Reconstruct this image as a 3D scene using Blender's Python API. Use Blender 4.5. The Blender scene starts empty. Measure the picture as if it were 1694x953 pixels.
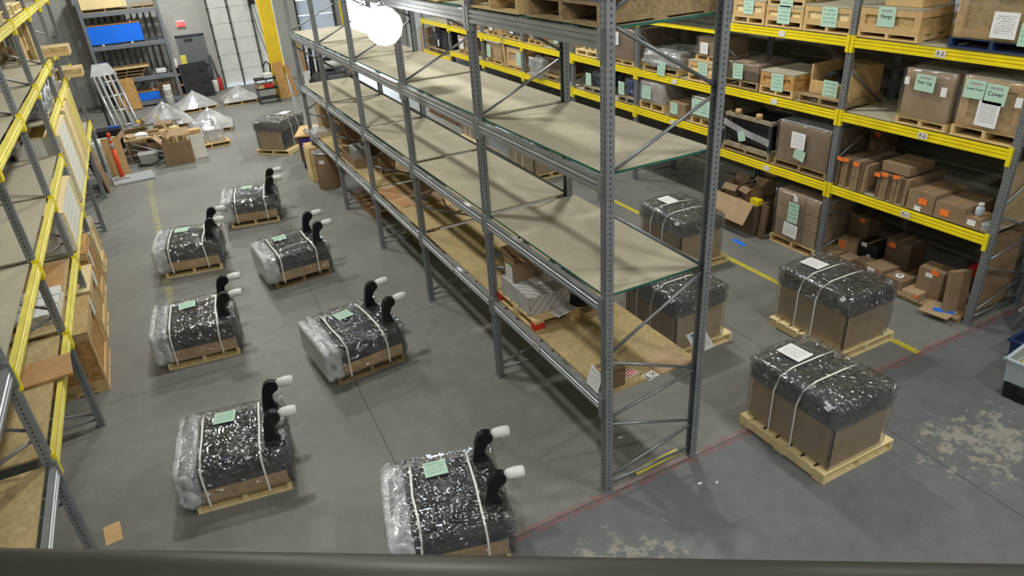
import bpy, bmesh, math, random
from mathutils import Vector, Matrix
random.seed(7)
S = bpy.context.scene
COL = S.collection
PI = math.pi

# ------------------------------------------------------------------ camera
cd = bpy.data.cameras.new('camera'); cam = bpy.data.objects.new('camera', cd); COL.objects.link(cam)
cd.sensor_width = 36.0; cd.lens = 1148.12 * 36.0 / 1694.0; cd.clip_start = 0.05; cd.clip_end = 200
_r = (0.88454888, -0.46231855, -0.06192603); _u = (0.26541916, 0.38970061, 0.88186512); _b = (-0.38356999, -0.79648917, 0.46741745)
cam.matrix_world = Matrix(((_r[0], _u[0], _b[0], -3.135), (_r[1], _u[1], _b[1], -4.5527), (_r[2], _u[2], _b[2], 5.3898), (0, 0, 0, 1)))
S.camera = cam
# ------------------------------------------------------------------ world (daylight outside the open doors)
w = bpy.data.worlds.new('world'); S.world = w; w.use_nodes = True
bg = w.node_tree.nodes['Background']; bg.inputs[0].default_value = (0.78, 0.88, 1.0, 1); bg.inputs[1].default_value = 14.0
# ------------------------------------------------------------------ exposure
S.view_settings.view_transform = 'Standard'; S.view_settings.look = 'None'
S.view_settings.exposure = 0.0; S.view_settings.gamma = 1.0; S.view_settings.use_curve_mapping = False
LAMP_W = 262.0
LAMP_COL = (1.0, 0.985, 0.93)
LAMPS = [(-3.2, -5.4, .75), (3.0, -5.4, .75), (-2.2, -1.5, .3), (-2.2, 5.0, .8), (-2.2, 11.5, .9), (-2.2, 18.0, 1.0), (-2.2, 23.5, 1.45), (3.6, -1.5, .45), (3.6, 5.0, .85), (3.6, 11.5, 1.0), (3.6, 18.0, 1.25)]   # x, y, share of full power (tuned to balance near and far; first two added to light camera-facing sides)
LAMP_Z = 7.3

# ------------------------------------------------------------------ materials
def nt(name):
    m = bpy.data.materials.new(name); m.use_nodes = True
    n = m.node_tree; b = n.nodes['Principled BSDF']
    return m, n, b
def L(n, a, b): n.links.new(a, b)
def coord(n, rnd=True, scale=1.0):
    tc = n.nodes.new('ShaderNodeTexCoord')
    if not rnd: return tc.outputs['Object']
    oi = n.nodes.new('ShaderNodeObjectInfo'); mu = n.nodes.new('ShaderNodeMath'); mu.operation = 'MULTIPLY'; mu.inputs[1].default_value = 37.0
    L(n, oi.outputs['Random'], mu.inputs[0])
    va = n.nodes.new('ShaderNodeVectorMath'); va.operation = 'ADD'
    L(n, tc.outputs['Object'], va.inputs[0]); L(n, mu.outputs[0], va.inputs[1])
    return va.outputs[0]
def noise(n, vec, scale, detail=4, rough=0.6, stretch=None):
    if stretch:
        mp = n.nodes.new('ShaderNodeMapping'); mp.inputs['Scale'].default_value = stretch; L(n, vec, mp.inputs['Vector']); vec = mp.outputs[0]
    t = n.nodes.new('ShaderNodeTexNoise'); t.inputs['Scale'].default_value = scale; t.inputs['Detail'].default_value = detail; t.inputs['Roughness'].default_value = rough
    L(n, vec, t.inputs['Vector']); return t.outputs['Fac']
def ramp(n, fac, stops):
    r = n.nodes.new('ShaderNodeValToRGB'); L(n, fac, r.inputs[0]); e = r.color_ramp.elements
    while len(e) < len(stops): e.new(0.5)
    for i, (p, c) in enumerate(stops): e[i].position = p; e[i].color = (*c, 1) if len(c) == 3 else c
    return r.outputs[0]
def bump(n, b, fac, strength=0.3, dist=0.02):
    bp = n.nodes.new('ShaderNodeBump'); bp.inputs['Strength'].default_value = strength; bp.inputs['Distance'].default_value = dist
    L(n, fac, bp.inputs['Height']); L(n, bp.outputs[0], b.inputs['Normal'])
def mth(n, op, a, b=None, clamp=False):
    m = n.nodes.new('ShaderNodeMath'); m.operation = op; m.use_clamp = clamp
    for i, v in enumerate((a, b)):
        if v is None: continue
        if isinstance(v, (int, float)): m.inputs[i].default_value = v
        else: L(n, v, m.inputs[i])
    return m.outputs[0]
def mixc(n, fac, a, b):
    m = n.nodes.new('ShaderNodeMix'); m.data_type = 'RGBA'
    for i, v in ((0, fac), (6, a), (7, b)):
        if isinstance(v, (int, float)): m.inputs[i].default_value = v
        elif isinstance(v, tuple): m.inputs[i].default_value = (*v[:3], 1)
        else: L(n, v, m.inputs[i])
    return m.outputs[2]
def srgb(r, g, b):
    f = lambda c: (c / 255 / 12.92) if c <= 10 else ((c / 255 + 0.055) / 1.055) ** 2.4
    return (f(r), f(g), f(b))
MAT = {}
def simple(name, c, rough=0.6, metal=0.0, var=0.12, scale=6.0, bmp=0.0, bscale=40.0, stretch=None, emit=0.0, spec=0.5):
    m, n, b = nt(name); v = coord(n)
    f = noise(n, v, scale, 5, 0.6, stretch)
    lo = tuple(max(0, x * (1 - var * 1.6)) for x in c); hi = tuple(min(1, x * (1 + var * 1.2)) for x in c)
    L(n, ramp(n, f, [(0.3, lo), (0.7, hi)]), b.inputs['Base Color'])
    b.inputs['Roughness'].default_value = rough; b.inputs['Metallic'].default_value = metal; b.inputs['Specular IOR Level'].default_value = spec
    if bmp: bump(n, b, noise(n, v, bscale, 3), bmp, 0.01)
    if emit: b.inputs['Emission Color'].default_value = (*c, 1); b.inputs['Emission Strength'].default_value = emit
    MAT[name] = m; return m
def chips(name, cols, rough=0.85, scale=38.0):          # oriented strand / particle board
    m, n, b = nt(name); v = coord(n)
    vo = n.nodes.new('ShaderNodeTexVoronoi'); vo.inputs['Scale'].default_value = scale
    mp = n.nodes.new('ShaderNodeMapping'); mp.inputs['Scale'].default_value = (1, 0.45, 1); L(n, v, mp.inputs['Vector']); L(n, mp.outputs[0], vo.inputs['Vector'])
    sp = n.nodes.new('ShaderNodeSeparateColor'); L(n, vo.outputs['Color'], sp.inputs[0])
    c1 = ramp(n, sp.outputs[0], [(0.0, cols[0]), (0.5, cols[1]), (1.0, cols[2])])
    big = noise(n, v, 1.6, 5, 0.65)
    L(n, mixc(n, ramp(n, big, [(0.35, (0, 0, 0)), (0.7, (0.55, 0.55, 0.55))]), c1, cols[3]), b.inputs['Base Color'])
    b.inputs['Roughness'].default_value = rough; b.inputs['Specular IOR Level'].default_value = 0.25
    bump(n, b, sp.outputs[1], 0.06, 0.002); MAT[name] = m
simple('pine', srgb(214, 186, 132), 0.75, var=0.14, scale=9, stretch=(1, 1, 6))
simple('pine_pale', srgb(232, 212, 160), 0.75, var=0.10, scale=9, stretch=(6, 1, 1))
simple('pine_worn', srgb(158, 135, 98), 0.85, var=0.25, scale=8, stretch=(1, 5, 5))
simple('pine_grey', srgb(150, 140, 118), 0.85, var=0.2, scale=8)
simple('crate_tan', srgb(206, 172, 120), 0.8, var=0.12, scale=7, stretch=(1, 5, 1))
simple('card', srgb(144, 122, 96), 0.85, var=0.10, scale=4, spec=0.2)
simple('card_dark', srgb(110, 92, 72), 0.85, var=0.12, scale=4, spec=0.2)
simple('card_light', srgb(178, 154, 122), 0.85, var=0.08, scale=4, spec=0.2)
simple('card_edge', srgb(120, 92, 62), 0.9, var=0.2, scale=60, stretch=(1, 12, 1))
simple('card_wrapped', srgb(176, 154, 122), 0.6, var=0.08, scale=4)
simple('roof_deck', srgb(92, 92, 90), 0.8, var=0.1, scale=2)
simple('foam', srgb(232, 232, 230), 0.5, var=0.05, scale=30, bmp=0.4, bscale=60)
simple('tape', srgb(172, 138, 92), 0.3, var=0.05)
simple('paper', srgb(236, 236, 236), 0.7, var=0.02)
simple('paper_green', srgb(184, 218, 198), 0.7, var=0.02)
simple('orange_tag', srgb(255, 128, 50), 0.6, var=0.04)
simple('green_dot', srgb(70, 200, 60), 0.6, var=0.03)
simple('ink', srgb(45, 52, 55), 0.8, var=0.05)
simple('ink_blue', srgb(95, 110, 165), 0.8, var=0.05)
simple('steel', srgb(136, 140, 142), 0.42, 0.55, var=0.10, scale=5)
simple('steel_bright', srgb(172, 177, 180), 0.42, 0.7, var=0.08, scale=5, stretch=(3, 1, 3))
simple('steel_dark', srgb(70, 74, 78), 0.5, 0.4, var=0.15)
simple('grey_paint', srgb(118, 124, 132), 0.5, 0.1, var=0.08)
simple('yellow', srgb(240, 220, 30), 0.42, var=0.07, scale=4)
simple('yellow_pale', srgb(226, 214, 96), 0.5, var=0.10, scale=4)
simple('yellow_column', srgb(240, 205, 40), 0.55, var=0.06, scale=3)
simple('green_edge', srgb(38, 100, 82), 0.7, var=0.1)
simple('black', srgb(17, 18, 21), 0.32, var=0.2)
simple('black_matte', srgb(26, 26, 28), 0.7, var=0.2)
simple('dark_machine', srgb(40, 40, 42), 0.5, 0.2, var=0.3, scale=10)
simple('blue_panel', srgb(10, 118, 250), 0.55, var=0.04, scale=3)
simple('blue_plastic', srgb(38, 84, 170), 0.35, var=0.15)
simple('blue_tape', srgb(40, 120, 235), 0.6, var=0.05)
simple('navy', srgb(36, 56, 96), 0.5, var=0.1)
simple('purple', srgb(70, 55, 165), 0.5, var=0.1)
simple('red', srgb(196, 44, 36), 0.6, var=0.12)
simple('orange_red', srgb(240, 78, 34), 0.5, var=0.06)
simple('white_plastic', srgb(226, 228, 226), 0.4, var=0.05)
simple('white_board', srgb(226, 226, 214), 0.7, var=0.07, scale=5, stretch=(1, 6, 1))
simple('grey_plastic', srgb(168, 170, 170), 0.45, var=0.08)
simple('grey_sheet', srgb(160, 164, 168), 0.8, var=0.06)
simple('clearbin', srgb(185, 195, 205), 0.25, var=0.05)
simple('strap', srgb(236, 236, 230), 0.45, var=0.03)
simple('rubber', srgb(20, 20, 20), 0.8, var=0.2)
simple('alu', srgb(178, 180, 182), 0.35, 0.7, var=0.12)
simple('rail_paint', srgb(40, 39, 33), 0.45, 0.2, var=0.1)
simple('door_white', srgb(226, 231, 229), 0.6, var=0.04, scale=2)
simple('door_grey', srgb(108, 114, 118), 0.55, var=0.06)
simple('exit_red', srgb(255, 70, 70), 0.5, var=0.02, emit=0.7)
simple('orange_wood', srgb(182, 140, 92), 0.7, var=0.1)
simple('outside_ground', srgb(205, 208, 210), 0.9, var=0.05)
simple('rope_wood', srgb(196, 172, 122), 0.8, var=0.25, scale=14)
simple('plate_white', srgb(225, 222, 215), 0.6, var=0.02)
chips('osb', [srgb(170, 142, 92), srgb(190, 162, 108), srgb(204, 178, 124), srgb(176, 154, 110)])
chips('osb_orange', [srgb(160, 118, 66), srgb(190, 148, 90), srgb(208, 170, 110), srgb(182, 142, 88)], scale=26)
chips('board', [srgb(174, 168, 146), srgb(180, 174, 152), srgb(185, 180, 159), srgb(160, 154, 134)], scale=90)
chips('board_l1', [srgb(170, 150, 106), srgb(182, 162, 116), srgb(193, 174, 128), srgb(160, 144, 108)], scale=45)

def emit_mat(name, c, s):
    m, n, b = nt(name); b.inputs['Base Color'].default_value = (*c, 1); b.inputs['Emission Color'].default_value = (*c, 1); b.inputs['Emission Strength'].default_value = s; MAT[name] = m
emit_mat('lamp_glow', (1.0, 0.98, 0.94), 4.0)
def film(name, tint, white=0.12, gloss=0.1, rough=0.1, scale=14.0, strength=0.9, dist=0.03, stretch=None, spread=0.6):
    # thin clear plastic: see-through, with crinkled reflections and a milky share where it folds
    m, n, b = nt(name); n.nodes.remove(b); out = n.nodes['Material Output']; v = coord(n)
    tr = n.nodes.new('ShaderNodeBsdfTransparent'); tr.inputs[0].default_value = (*tint, 1)
    gl = n.nodes.new('ShaderNodeBsdfGlossy'); gl.inputs['Roughness'].default_value = rough; gl.inputs[0].default_value = (0.95, 0.97, 1, 1)
    df = n.nodes.new('ShaderNodeBsdfDiffuse'); df.inputs[0].default_value = (0.82, 0.84, 0.86, 1)
    vv = v
    if stretch:
        mp = n.nodes.new('ShaderNodeMapping'); mp.inputs['Scale'].default_value = stretch; L(n, v, mp.inputs['Vector']); vv = mp.outputs[0]
    t = n.nodes.new('ShaderNodeTexNoise'); t.noise_type = 'RIDGED_MULTIFRACTAL'; t.inputs['Scale'].default_value = scale; t.inputs['Detail'].default_value = 3; L(n, vv, t.inputs['Vector'])
    f1 = t.outputs['Fac']; f2 = noise(n, v, scale * 0.4, 4, 0.6)
    bp = n.nodes.new('ShaderNodeBump'); bp.inputs['Strength'].default_value = strength; bp.inputs['Distance'].default_value = dist; L(n, f1, bp.inputs['Height'])
    L(n, bp.outputs[0], gl.inputs['Normal'])
    m1 = n.nodes.new('ShaderNodeMixShader'); m2 = n.nodes.new('ShaderNodeMixShader')
    fw = ramp(n, f2, [(0.35, (white * (1 - spread),) * 3), (0.65, (min(1, white * (1 + spread)),) * 3)])
    L(n, fw, m1.inputs[0]); L(n, tr.outputs[0], m1.inputs[1]); L(n, df.outputs[0], m1.inputs[2])
    fr = n.nodes.new('ShaderNodeFresnel'); fr.inputs[0].default_value = 1.4; L(n, bp.outputs[0], fr.inputs['Normal'])
    ff = mth(n, 'ADD', mth(n, 'MULTIPLY', fr.outputs[0], 0.45), gloss, True)
    L(n, ff, m2.inputs[0]); L(n, m1.outputs[0], m2.inputs[1]); L(n, gl.outputs[0], m2.inputs[2])
    L(n, m2.outputs[0], out.inputs[0]); MAT[name] = m
film('wrap', (0.97, 0.97, 0.98), white=0.035, gloss=0.14, rough=0.11, scale=13, strength=1.0, dist=0.09)
film('wrap_soft', (0.96, 0.96, 0.96), white=0.05, gloss=0.03, rough=0.16, scale=4, strength=0.5, dist=0.04, stretch=(1, 1, 2))
film('bubble', (0.93, 0.94, 0.95), white=0.60, gloss=0.08, rough=0.2, scale=24, strength=0.9, dist=0.04, spread=0.22)
film('bag', (0.93, 0.94, 0.95), white=0.30, gloss=0.15, rough=0.15, scale=5, strength=0.8, dist=0.05, spread=0.5)
film('foil_film', (0.94, 0.94, 0.95), white=0.48, gloss=0.25, rough=0.14, scale=3, strength=0.7, dist=0.08, stretch=(1, 1, 0.6), spread=0.5)
def crinkle():
    m, n, b = nt('crinkle'); v = coord(n)
    b.inputs['Base Color'].default_value = (*srgb(20, 22, 27), 1); b.inputs['Roughness'].default_value = 0.14; b.inputs['Specular IOR Level'].default_value = 0.55
    t = n.nodes.new('ShaderNodeTexNoise'); t.noise_type = 'RIDGED_MULTIFRACTAL'; t.inputs['Scale'].default_value = 6; t.inputs['Detail'].default_value = 3; L(n, v, t.inputs['Vector']); bump(n, b, t.outputs['Fac'], 0.9, 0.06); MAT['crinkle'] = m
crinkle()
def post_mat(name, c):
    m, n, b = nt(name); tc = n.nodes.new('ShaderNodeTexCoord'); s = n.nodes.new('ShaderNodeSeparateXYZ'); L(n, tc.outputs['Object'], s.inputs[0])
    fz = mth(n, 'FRACT', mth(n, 'MULTIPLY', s.outputs[2], 20.0))
    hz = mth(n, 'MULTIPLY', mth(n, 'GREATER_THAN', fz, 0.32), mth(n, 'LESS_THAN', fz, 0.68))
    ay = mth(n, 'ABSOLUTE', mth(n, 'SUBTRACT', mth(n, 'ABSOLUTE', s.outputs[1]), 0.026))
    h1 = mth(n, 'MULTIPLY', mth(n, 'LESS_THAN', ay, 0.006), mth(n, 'LESS_THAN', s.outputs[0], -0.028)); h2 = mth(n, 'LESS_THAN', mth(n, 'ABSOLUTE', s.outputs[0]), 0.008)
    hole = mth(n, 'MULTIPLY', mth(n, 'MAXIMUM', h1, h2), hz)
    f = noise(n, coord(n), 4, 5); base = ramp(n, f, [(0.3, tuple(x * 0.85 for x in c)), (0.7, tuple(x * 1.1 for x in c))])
    L(n, mixc(n, hole, base, (0.05, 0.05, 0.053)), b.inputs['Base Color'])
    b.inputs['Roughness'].default_value = 0.45; b.inputs['Metallic'].default_value = 0.35; MAT[name] = m
post_mat('post_steel', srgb(140, 145, 148))
def floor_mat():
    m, n, b = nt('concrete_floor'); tc = n.nodes.new('ShaderNodeTexCoord'); P = tc.outputs['Object']
    s = n.nodes.new('ShaderNodeSeparateXYZ'); L(n, P, s.inputs[0]); X, Y = s.outputs[0], s.outputs[1]
    f1 = noise(n, P, 0.5, 6, 0.62); f2 = noise(n, P, 5.0, 6, 0.7); f3 = noise(n, P, 30.0, 4, 0.7)
    ff = mth(n, 'ADD', mth(n, 'MULTIPLY', f1, 0.5), mth(n, 'ADD', mth(n, 'MULTIPLY', f2, 0.3), mth(n, 'MULTIPLY', f3, 0.2)))
    base = ramp(n, ff, [(0.34, srgb(106, 107, 103)), (0.66, srgb(140, 141, 135))])
    near = ramp(n, ff, [(0.36, srgb(92, 95, 98)), (0.64, srgb(118, 121, 122))])
    isn = mth(n, 'LESS_THAN', Y, -0.06)
    c = mixc(n, isn, base, near)
    # worn flaking coating on the near slab
    fl = noise(n, P, 4.2, 9, 0.82)
    def zone(x0, y0, rx, ry):
        dx = mth(n, 'DIVIDE', mth(n, 'SUBTRACT', X, x0), rx); dy = mth(n, 'DIVIDE', mth(n, 'SUBTRACT', Y, y0), ry)
        d = mth(n, 'ADD', mth(n, 'MULTIPLY', dx, dx), mth(n, 'MULTIPLY', dy, dy)); return mth(n, 'SUBTRACT', 1.0, d, True)
    z = mth(n, 'MAXIMUM', zone(3.9, -1.5, 1.2, 0.75), mth(n, 'MAXIMUM', zone(-0.45, -0.95, 0.95, 0.75), zone(4.6, -2.2, 1.1, 0.7)))
    fk = mth(n, 'GREATER_THAN', mth(n, 'ADD', fl, mth(n, 'MULTIPLY', z, 0.17)), 0.655)
    fk = mth(n, 'MULTIPLY', fk, isn)
    c = mixc(n, mth(n, 'MULTIPLY', fk, 0.6), c, srgb(170, 165, 150))
    def band(V, lo, hi): return mth(n, 'MULTIPLY', mth(n, 'GREATER_THAN', V, lo), mth(n, 'LESS_THAN', V, hi))
    wear = noise(n, P, 9.0, 6, 0.75)
    yl = mth(n, 'MULTIPLY', mth(n, 'MULTIPLY', band(X, 4.88, 4.98), band(Y, -0.06, 7.2)), mth(n, 'LESS_THAN', wear, 0.60))
    c = mixc(n, mth(n, 'MULTIPLY', yl, 0.9), c, srgb(208, 194, 52))
    yl2 = mth(n, 'MULTIPLY', mth(n, 'MULTIPLY', band(X, -3.87, -3.74), band(Y, 7.2, 16.5)), mth(n, 'LESS_THAN', noise(n, P, 7.0, 6, 0.8), 0.5))
    c = mixc(n, mth(n, 'MULTIPLY', yl2, 0.4), c, srgb(190, 184, 84))
    rd = mth(n, 'MULTIPLY', band(Y, -0.13, 0.0), mth(n, 'LESS_THAN', wear, 0.52))
    c = mixc(n, mth(n, 'MULTIPLY', rd, 0.42), c, srgb(146, 74, 74))
    def seam(V, at): return mth(n, 'LESS_THAN', mth(n, 'ABSOLUTE', mth(n, 'SUBTRACT', V, at)), 0.008)
    Xs = mth(n, 'ADD', X, mth(n, 'MULTIPLY', Y, -0.035))
    sm = mth(n, 'MAXIMUM', mth(n, 'MAXIMUM', seam(Xs, -1.86), seam(Xs, 3.3)), mth(n, 'MAXIMUM', seam(Y, 4.78), mth(n, 'MAXIMUM', seam(Y, 12.0), seam(Y, -0.06))))
    c = mixc(n, mth(n, 'MULTIPLY', sm, 0.6), c, srgb(60, 58, 54))
    L(n, c, b.inputs['Base Color'])
    L(n, ramp(n, f2, [(0.3, (0.42,) * 3), (0.7, (0.62,) * 3)]), b.inputs['Roughness'])
    b.inputs['Specular IOR Level'].default_value = 0.35
    bump(n, b, ff, 0.12, 0.01); MAT['concrete_floor'] = m
floor_mat()
def wall_mat(name, c, scale=1.0):
    m, n, b = nt(name); tc = n.nodes.new('ShaderNodeTexCoord'); P = tc.outputs['Object']
    s = n.nodes.new('ShaderNodeSeparateXYZ'); L(n, P, s.inputs[0]); cb = n.nodes.new('ShaderNodeCombineXYZ')
    L(n, mth(n, 'ADD', s.outputs[0], s.outputs[1]), cb.inputs[0]); L(n, s.outputs[2], cb.inputs[1])
    br = n.nodes.new('ShaderNodeTexBrick'); L(n, cb.outputs[0], br.inputs['Vector']); br.inputs['Scale'].default_value = 1.0
    br.inputs['Brick Width'].default_value = 0.4; br.inputs['Row Height'].default_value = 0.2; br.inputs['Mortar Size'].default_value = 0.006
    br.inputs['Color1'].default_value = (*c, 1); br.inputs['Color2'].default_value = (*(x * 0.92 for x in c), 1); br.inputs['Mortar'].default_value = (*(x * 0.8 for x in c), 1)
    f = noise(n, P, 0.8, 5); L(n, mixc(n, mth(n, 'MULTIPLY', f, 0.35), br.outputs[0], tuple(x * 0.7 for x in c)), b.inputs['Base Color'])
    b.inputs['Roughness'].default_value = 0.85; bump(n, b, br.outputs['Fac'], -0.2, 0.01); MAT[name] = m
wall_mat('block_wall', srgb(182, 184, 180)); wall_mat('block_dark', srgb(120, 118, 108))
def frosted():
    m, n, b = nt('frosted'); n.nodes.remove(b); out = n.nodes['Material Output']
    t = n.nodes.new('ShaderNodeBsdfTranslucent'); t.inputs[0].default_value = (0.085, 0.097, 0.11, 1); d = n.nodes.new('ShaderNodeBsdfDiffuse'); d.inputs[0].default_value = (0.6, 0.63, 0.66, 1)
    a = n.nodes.new('ShaderNodeAddShader'); L(n, t.outputs[0], a.inputs[0]); L(n, d.outputs[0], a.inputs[1]); L(n, a.outputs[0], out.inputs[0]); MAT['frosted'] = m
frosted()
def hatch():
    m, n, b = nt('hatch'); v = coord(n, False)
    s = n.nodes.new('ShaderNodeSeparateXYZ'); L(n, v, s.inputs[0])
    a = mth(n, 'ADD', mth(n, 'ADD', s.outputs[0], mth(n, 'MULTIPLY', s.outputs[1], -1.0)), s.outputs[2])
    fr = mth(n, 'FRACT', mth(n, 'MULTIPLY', a, 34.0)); line = mth(n, 'LESS_THAN', fr, 0.42)
    q = mth(n, 'FRACT', mth(n, 'MULTIPLY', mth(n, 'ADD', mth(n, 'SUBTRACT', s.outputs[0], s.outputs[2]), s.outputs[1]), 9.0))
    line = mth(n, 'MULTIPLY', line, mth(n, 'GREATER_THAN', q, 0.18))
    L(n, mixc(n, line, srgb(214, 212, 205), srgb(62, 62, 62)), b.inputs['Base Color']); b.inputs['Roughness'].default_value = 0.7; MAT['hatch'] = m
hatch()
def printed(name, c, ink, rows=9.0, amt=0.55, lo=0.12, hi=0.88):
    # sheet with rows of small illegible print (object space: x across -0.5..0.5, y down)
    m, n, b = nt(name); tc = n.nodes.new('ShaderNodeTexCoord'); g = tc.outputs['Generated']
    s = n.nodes.new('ShaderNodeSeparateXYZ'); L(n, g, s.inputs[0])
    oi = n.nodes.new('ShaderNodeObjectInfo')
    row = mth(n, 'FRACT', mth(n, 'MULTIPLY', s.outputs[1], rows)); on = mth(n, 'LESS_THAN', row, 0.42)
    cb = n.nodes.new('ShaderNodeCombineXYZ'); L(n, mth(n, 'MULTIPLY', s.outputs[0], 22.0), cb.inputs[0])
    L(n, mth(n, 'ADD', mth(n, 'FLOOR', mth(n, 'MULTIPLY', s.outputs[1], rows)), mth(n, 'MULTIPLY', oi.outputs['Random'], 50.0)), cb.inputs[1])
    t = n.nodes.new('ShaderNodeTexNoise'); t.inputs['Scale'].default_value = 1.0; t.inputs['Detail'].default_value = 2; L(n, cb.outputs[0], t.inputs['Vector'])
    wd = mth(n, 'GREATER_THAN', t.outputs['Fac'], 0.47)
    inx = mth(n, 'MULTIPLY', mth(n, 'GREATER_THAN', s.outputs[0], lo), mth(n, 'LESS_THAN', s.outputs[0], hi))
    iny = mth(n, 'MULTIPLY', mth(n, 'GREATER_THAN', s.outputs[1], 0.14), mth(n, 'LESS_THAN', s.outputs[1], 0.9))
    k = mth(n, 'MULTIPLY', mth(n, 'MULTIPLY', on, wd), mth(n, 'MULTIPLY', inx, iny))
    L(n, mixc(n, mth(n, 'MULTIPLY', k, amt), c, ink), b.inputs['Base Color']); b.inputs['Roughness'].default_value = 0.75; MAT[name] = m
printed('print_white', srgb(236, 236, 236), srgb(60, 64, 80), 11, 0.6)
printed('print_green', srgb(184, 218, 198), srgb(60, 96, 84), 5, 0.55)

# ------------------------------------------------------------------ geometry helpers
class MB:
    def __init__(s): s.v = []; s.f = []; s.sm = []
    def add(s, v, f, smooth=False):
        o = len(s.v); s.v += [tuple(p) for p in v]; s.f += [tuple(i + o for i in q) for q in f]; s.sm += [smooth] * len(f); return s
    def box(s, c, d, rz=0.0, taper=1.0):
        x, y, z = d[0] / 2, d[1] / 2, d[2] / 2; r = Matrix.Rotation(rz, 3, 'Z'); v = []
        for k in (-1, 1):
            t = taper if k > 0 else 1.0
            for a, b in ((-1, -1), (1, -1), (1, 1), (-1, 1)): v.append(r @ Vector((a * x * t, b * y * t, k * z)) + Vector(c))
        return s.add(v, [(3, 2, 1, 0), (4, 5, 6, 7), (0, 1, 5, 4), (1, 2, 6, 5), (2, 3, 7, 6), (3, 0, 4, 7)])
    def tube(s, pts, r, n=8, caps=True, smooth=True):
        pts = [Vector(p) for p in pts]; rs = r if isinstance(r, (list, tuple)) else [r] * len(pts); v = []; N = len(pts)
        ref = None
        for i, p in enumerate(pts):
            t = (pts[min(i + 1, N - 1)] - pts[max(i - 1, 0)]).normalized()
            if ref is None: ref = Vector((0, 0, 1)) if abs(t.z) < 0.9 else Vector((1, 0, 0))
            a = (ref - t * ref.dot(t)).normalized(); ref = a; b = t.cross(a)
            for k in range(n): an = 2 * PI * k / n; v.append(p + (a * math.cos(an) + b * math.sin(an)) * rs[i])
        f = [(i * n + k, i * n + (k + 1) % n, (i + 1) * n + (k + 1) % n, (i + 1) * n + k) for i in range(N - 1) for k in range(n)]
        s.add(v, f, smooth)
        if caps:
            o = len(s.v) - len(v); s.f += [tuple(o + k for k in range(n))[::-1], tuple(o + (N - 1) * n + k for k in range(n))]; s.sm += [False, False]
        return s
    def prism(s, poly, axis, a, b, smooth=False):
        # extrude a 2-D polygon along an axis: 'x' -> (y,z), 'y' -> (x,z), 'z' -> (x,y)
        def P(q, t): return {'x': (t, q[0], q[1]), 'y': (q[0], t, q[1]), 'z': (q[0], q[1], t)}[axis]
        n = len(poly); v = [P(q, a) for q in poly] + [P(q, b) for q in poly]
        f = [(i, (i + 1) % n, n + (i + 1) % n, n + i) for i in range(n)]
        s.add(v, f, smooth); o = len(s.v) - 2 * n
        s.f += [tuple(o + i for i in range(n))[::-1], tuple(o + n + i for i in range(n))]; s.sm += [False, False]; return s
    def lathe(s, prof, c=(0, 0, 0), n=20, smooth=True):
        v = []; N = len(prof)
        for r, z in prof:
            for k in range(n): a = 2 * PI * k / n; v.append((c[0] + r * math.cos(a), c[1] + r * math.sin(a), c[2] + z))
        f = [(i * n + k, i * n + (k + 1) % n, (i + 1) * n + (k + 1) % n, (i + 1) * n + k) for i in range(N - 1) for k in range(n)]
        s.add(v, f, smooth); o = len(s.v) - len(v)
        s.f += [tuple(o + k for k in range(n))[::-1], tuple(o + (N - 1) * n + k for k in range(n))]; s.sm += [False, False]; return s
    def lump(s, c, d, n=6, amp=0.03, seed=0, sq=0.35, bottom=True):
        # rounded, uneven box: grid sphere squashed towards a box
        rnd = random.Random(seed); ph = [rnd.uniform(0, 6.28) for _ in range(9)]; bm = bmesh.new(); bmesh.ops.create_cube(bm, size=2.0)
        bmesh.ops.subdivide_edges(bm, edges=bm.edges[:], cuts=n, use_grid_fill=True)
        for q in bm.verts:
            p = q.co.copy(); sp = p.normalized() * 1.25; m = p.lerp(sp, sq)
            m = Vector(tuple(max(-1, min(1, t)) if t > -1 and t < 1 else math.copysign(1, t) for t in m))
            g = 1 + amp * (math.sin(4.1 * p.x + ph[0]) * math.sin(3.7 * p.y + ph[1]) + math.sin(6.3 * p.y + ph[2] + 3 * p.z) * 0.7 + math.sin(7.7 * p.z + ph[3] + 4 * p.x) * 0.6)
            q.co = Vector((c[0] + m.x * d[0] / 2 * g, c[1] + m.y * d[1] / 2 * g, c[2] + m.z * d[2] / 2 * (g if m.z > -0.9 or not bottom else 1)))
        bm.verts.index_update(); s.add([q.co[:] for q in bm.verts], [tuple(x.index for x in f.verts) for f in bm.faces], True); bm.free(); return s
    def build(s, name, mat, parent=None, loc=(0, 0, 0), rot=(0, 0, 0)):
        me = bpy.data.meshes.new(name); me.from_pydata(s.v, [], s.f); me.polygons.foreach_set('use_smooth', s.sm); me.materials.append(MAT[mat]); me.update()
        bm = bmesh.new(); bm.from_mesh(me); bmesh.ops.recalc_face_normals(bm, faces=bm.faces[:]); bm.to_mesh(me); bm.free()
        return link(name, me, parent, loc, rot)
def link(name, me, parent=None, loc=(0, 0, 0), rot=(0, 0, 0)):
    o = bpy.data.objects.new(name, me); COL.objects.link(o); o.parent = parent; o.location = loc; o.rotation_euler = rot; return o
_bc = {}
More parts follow.
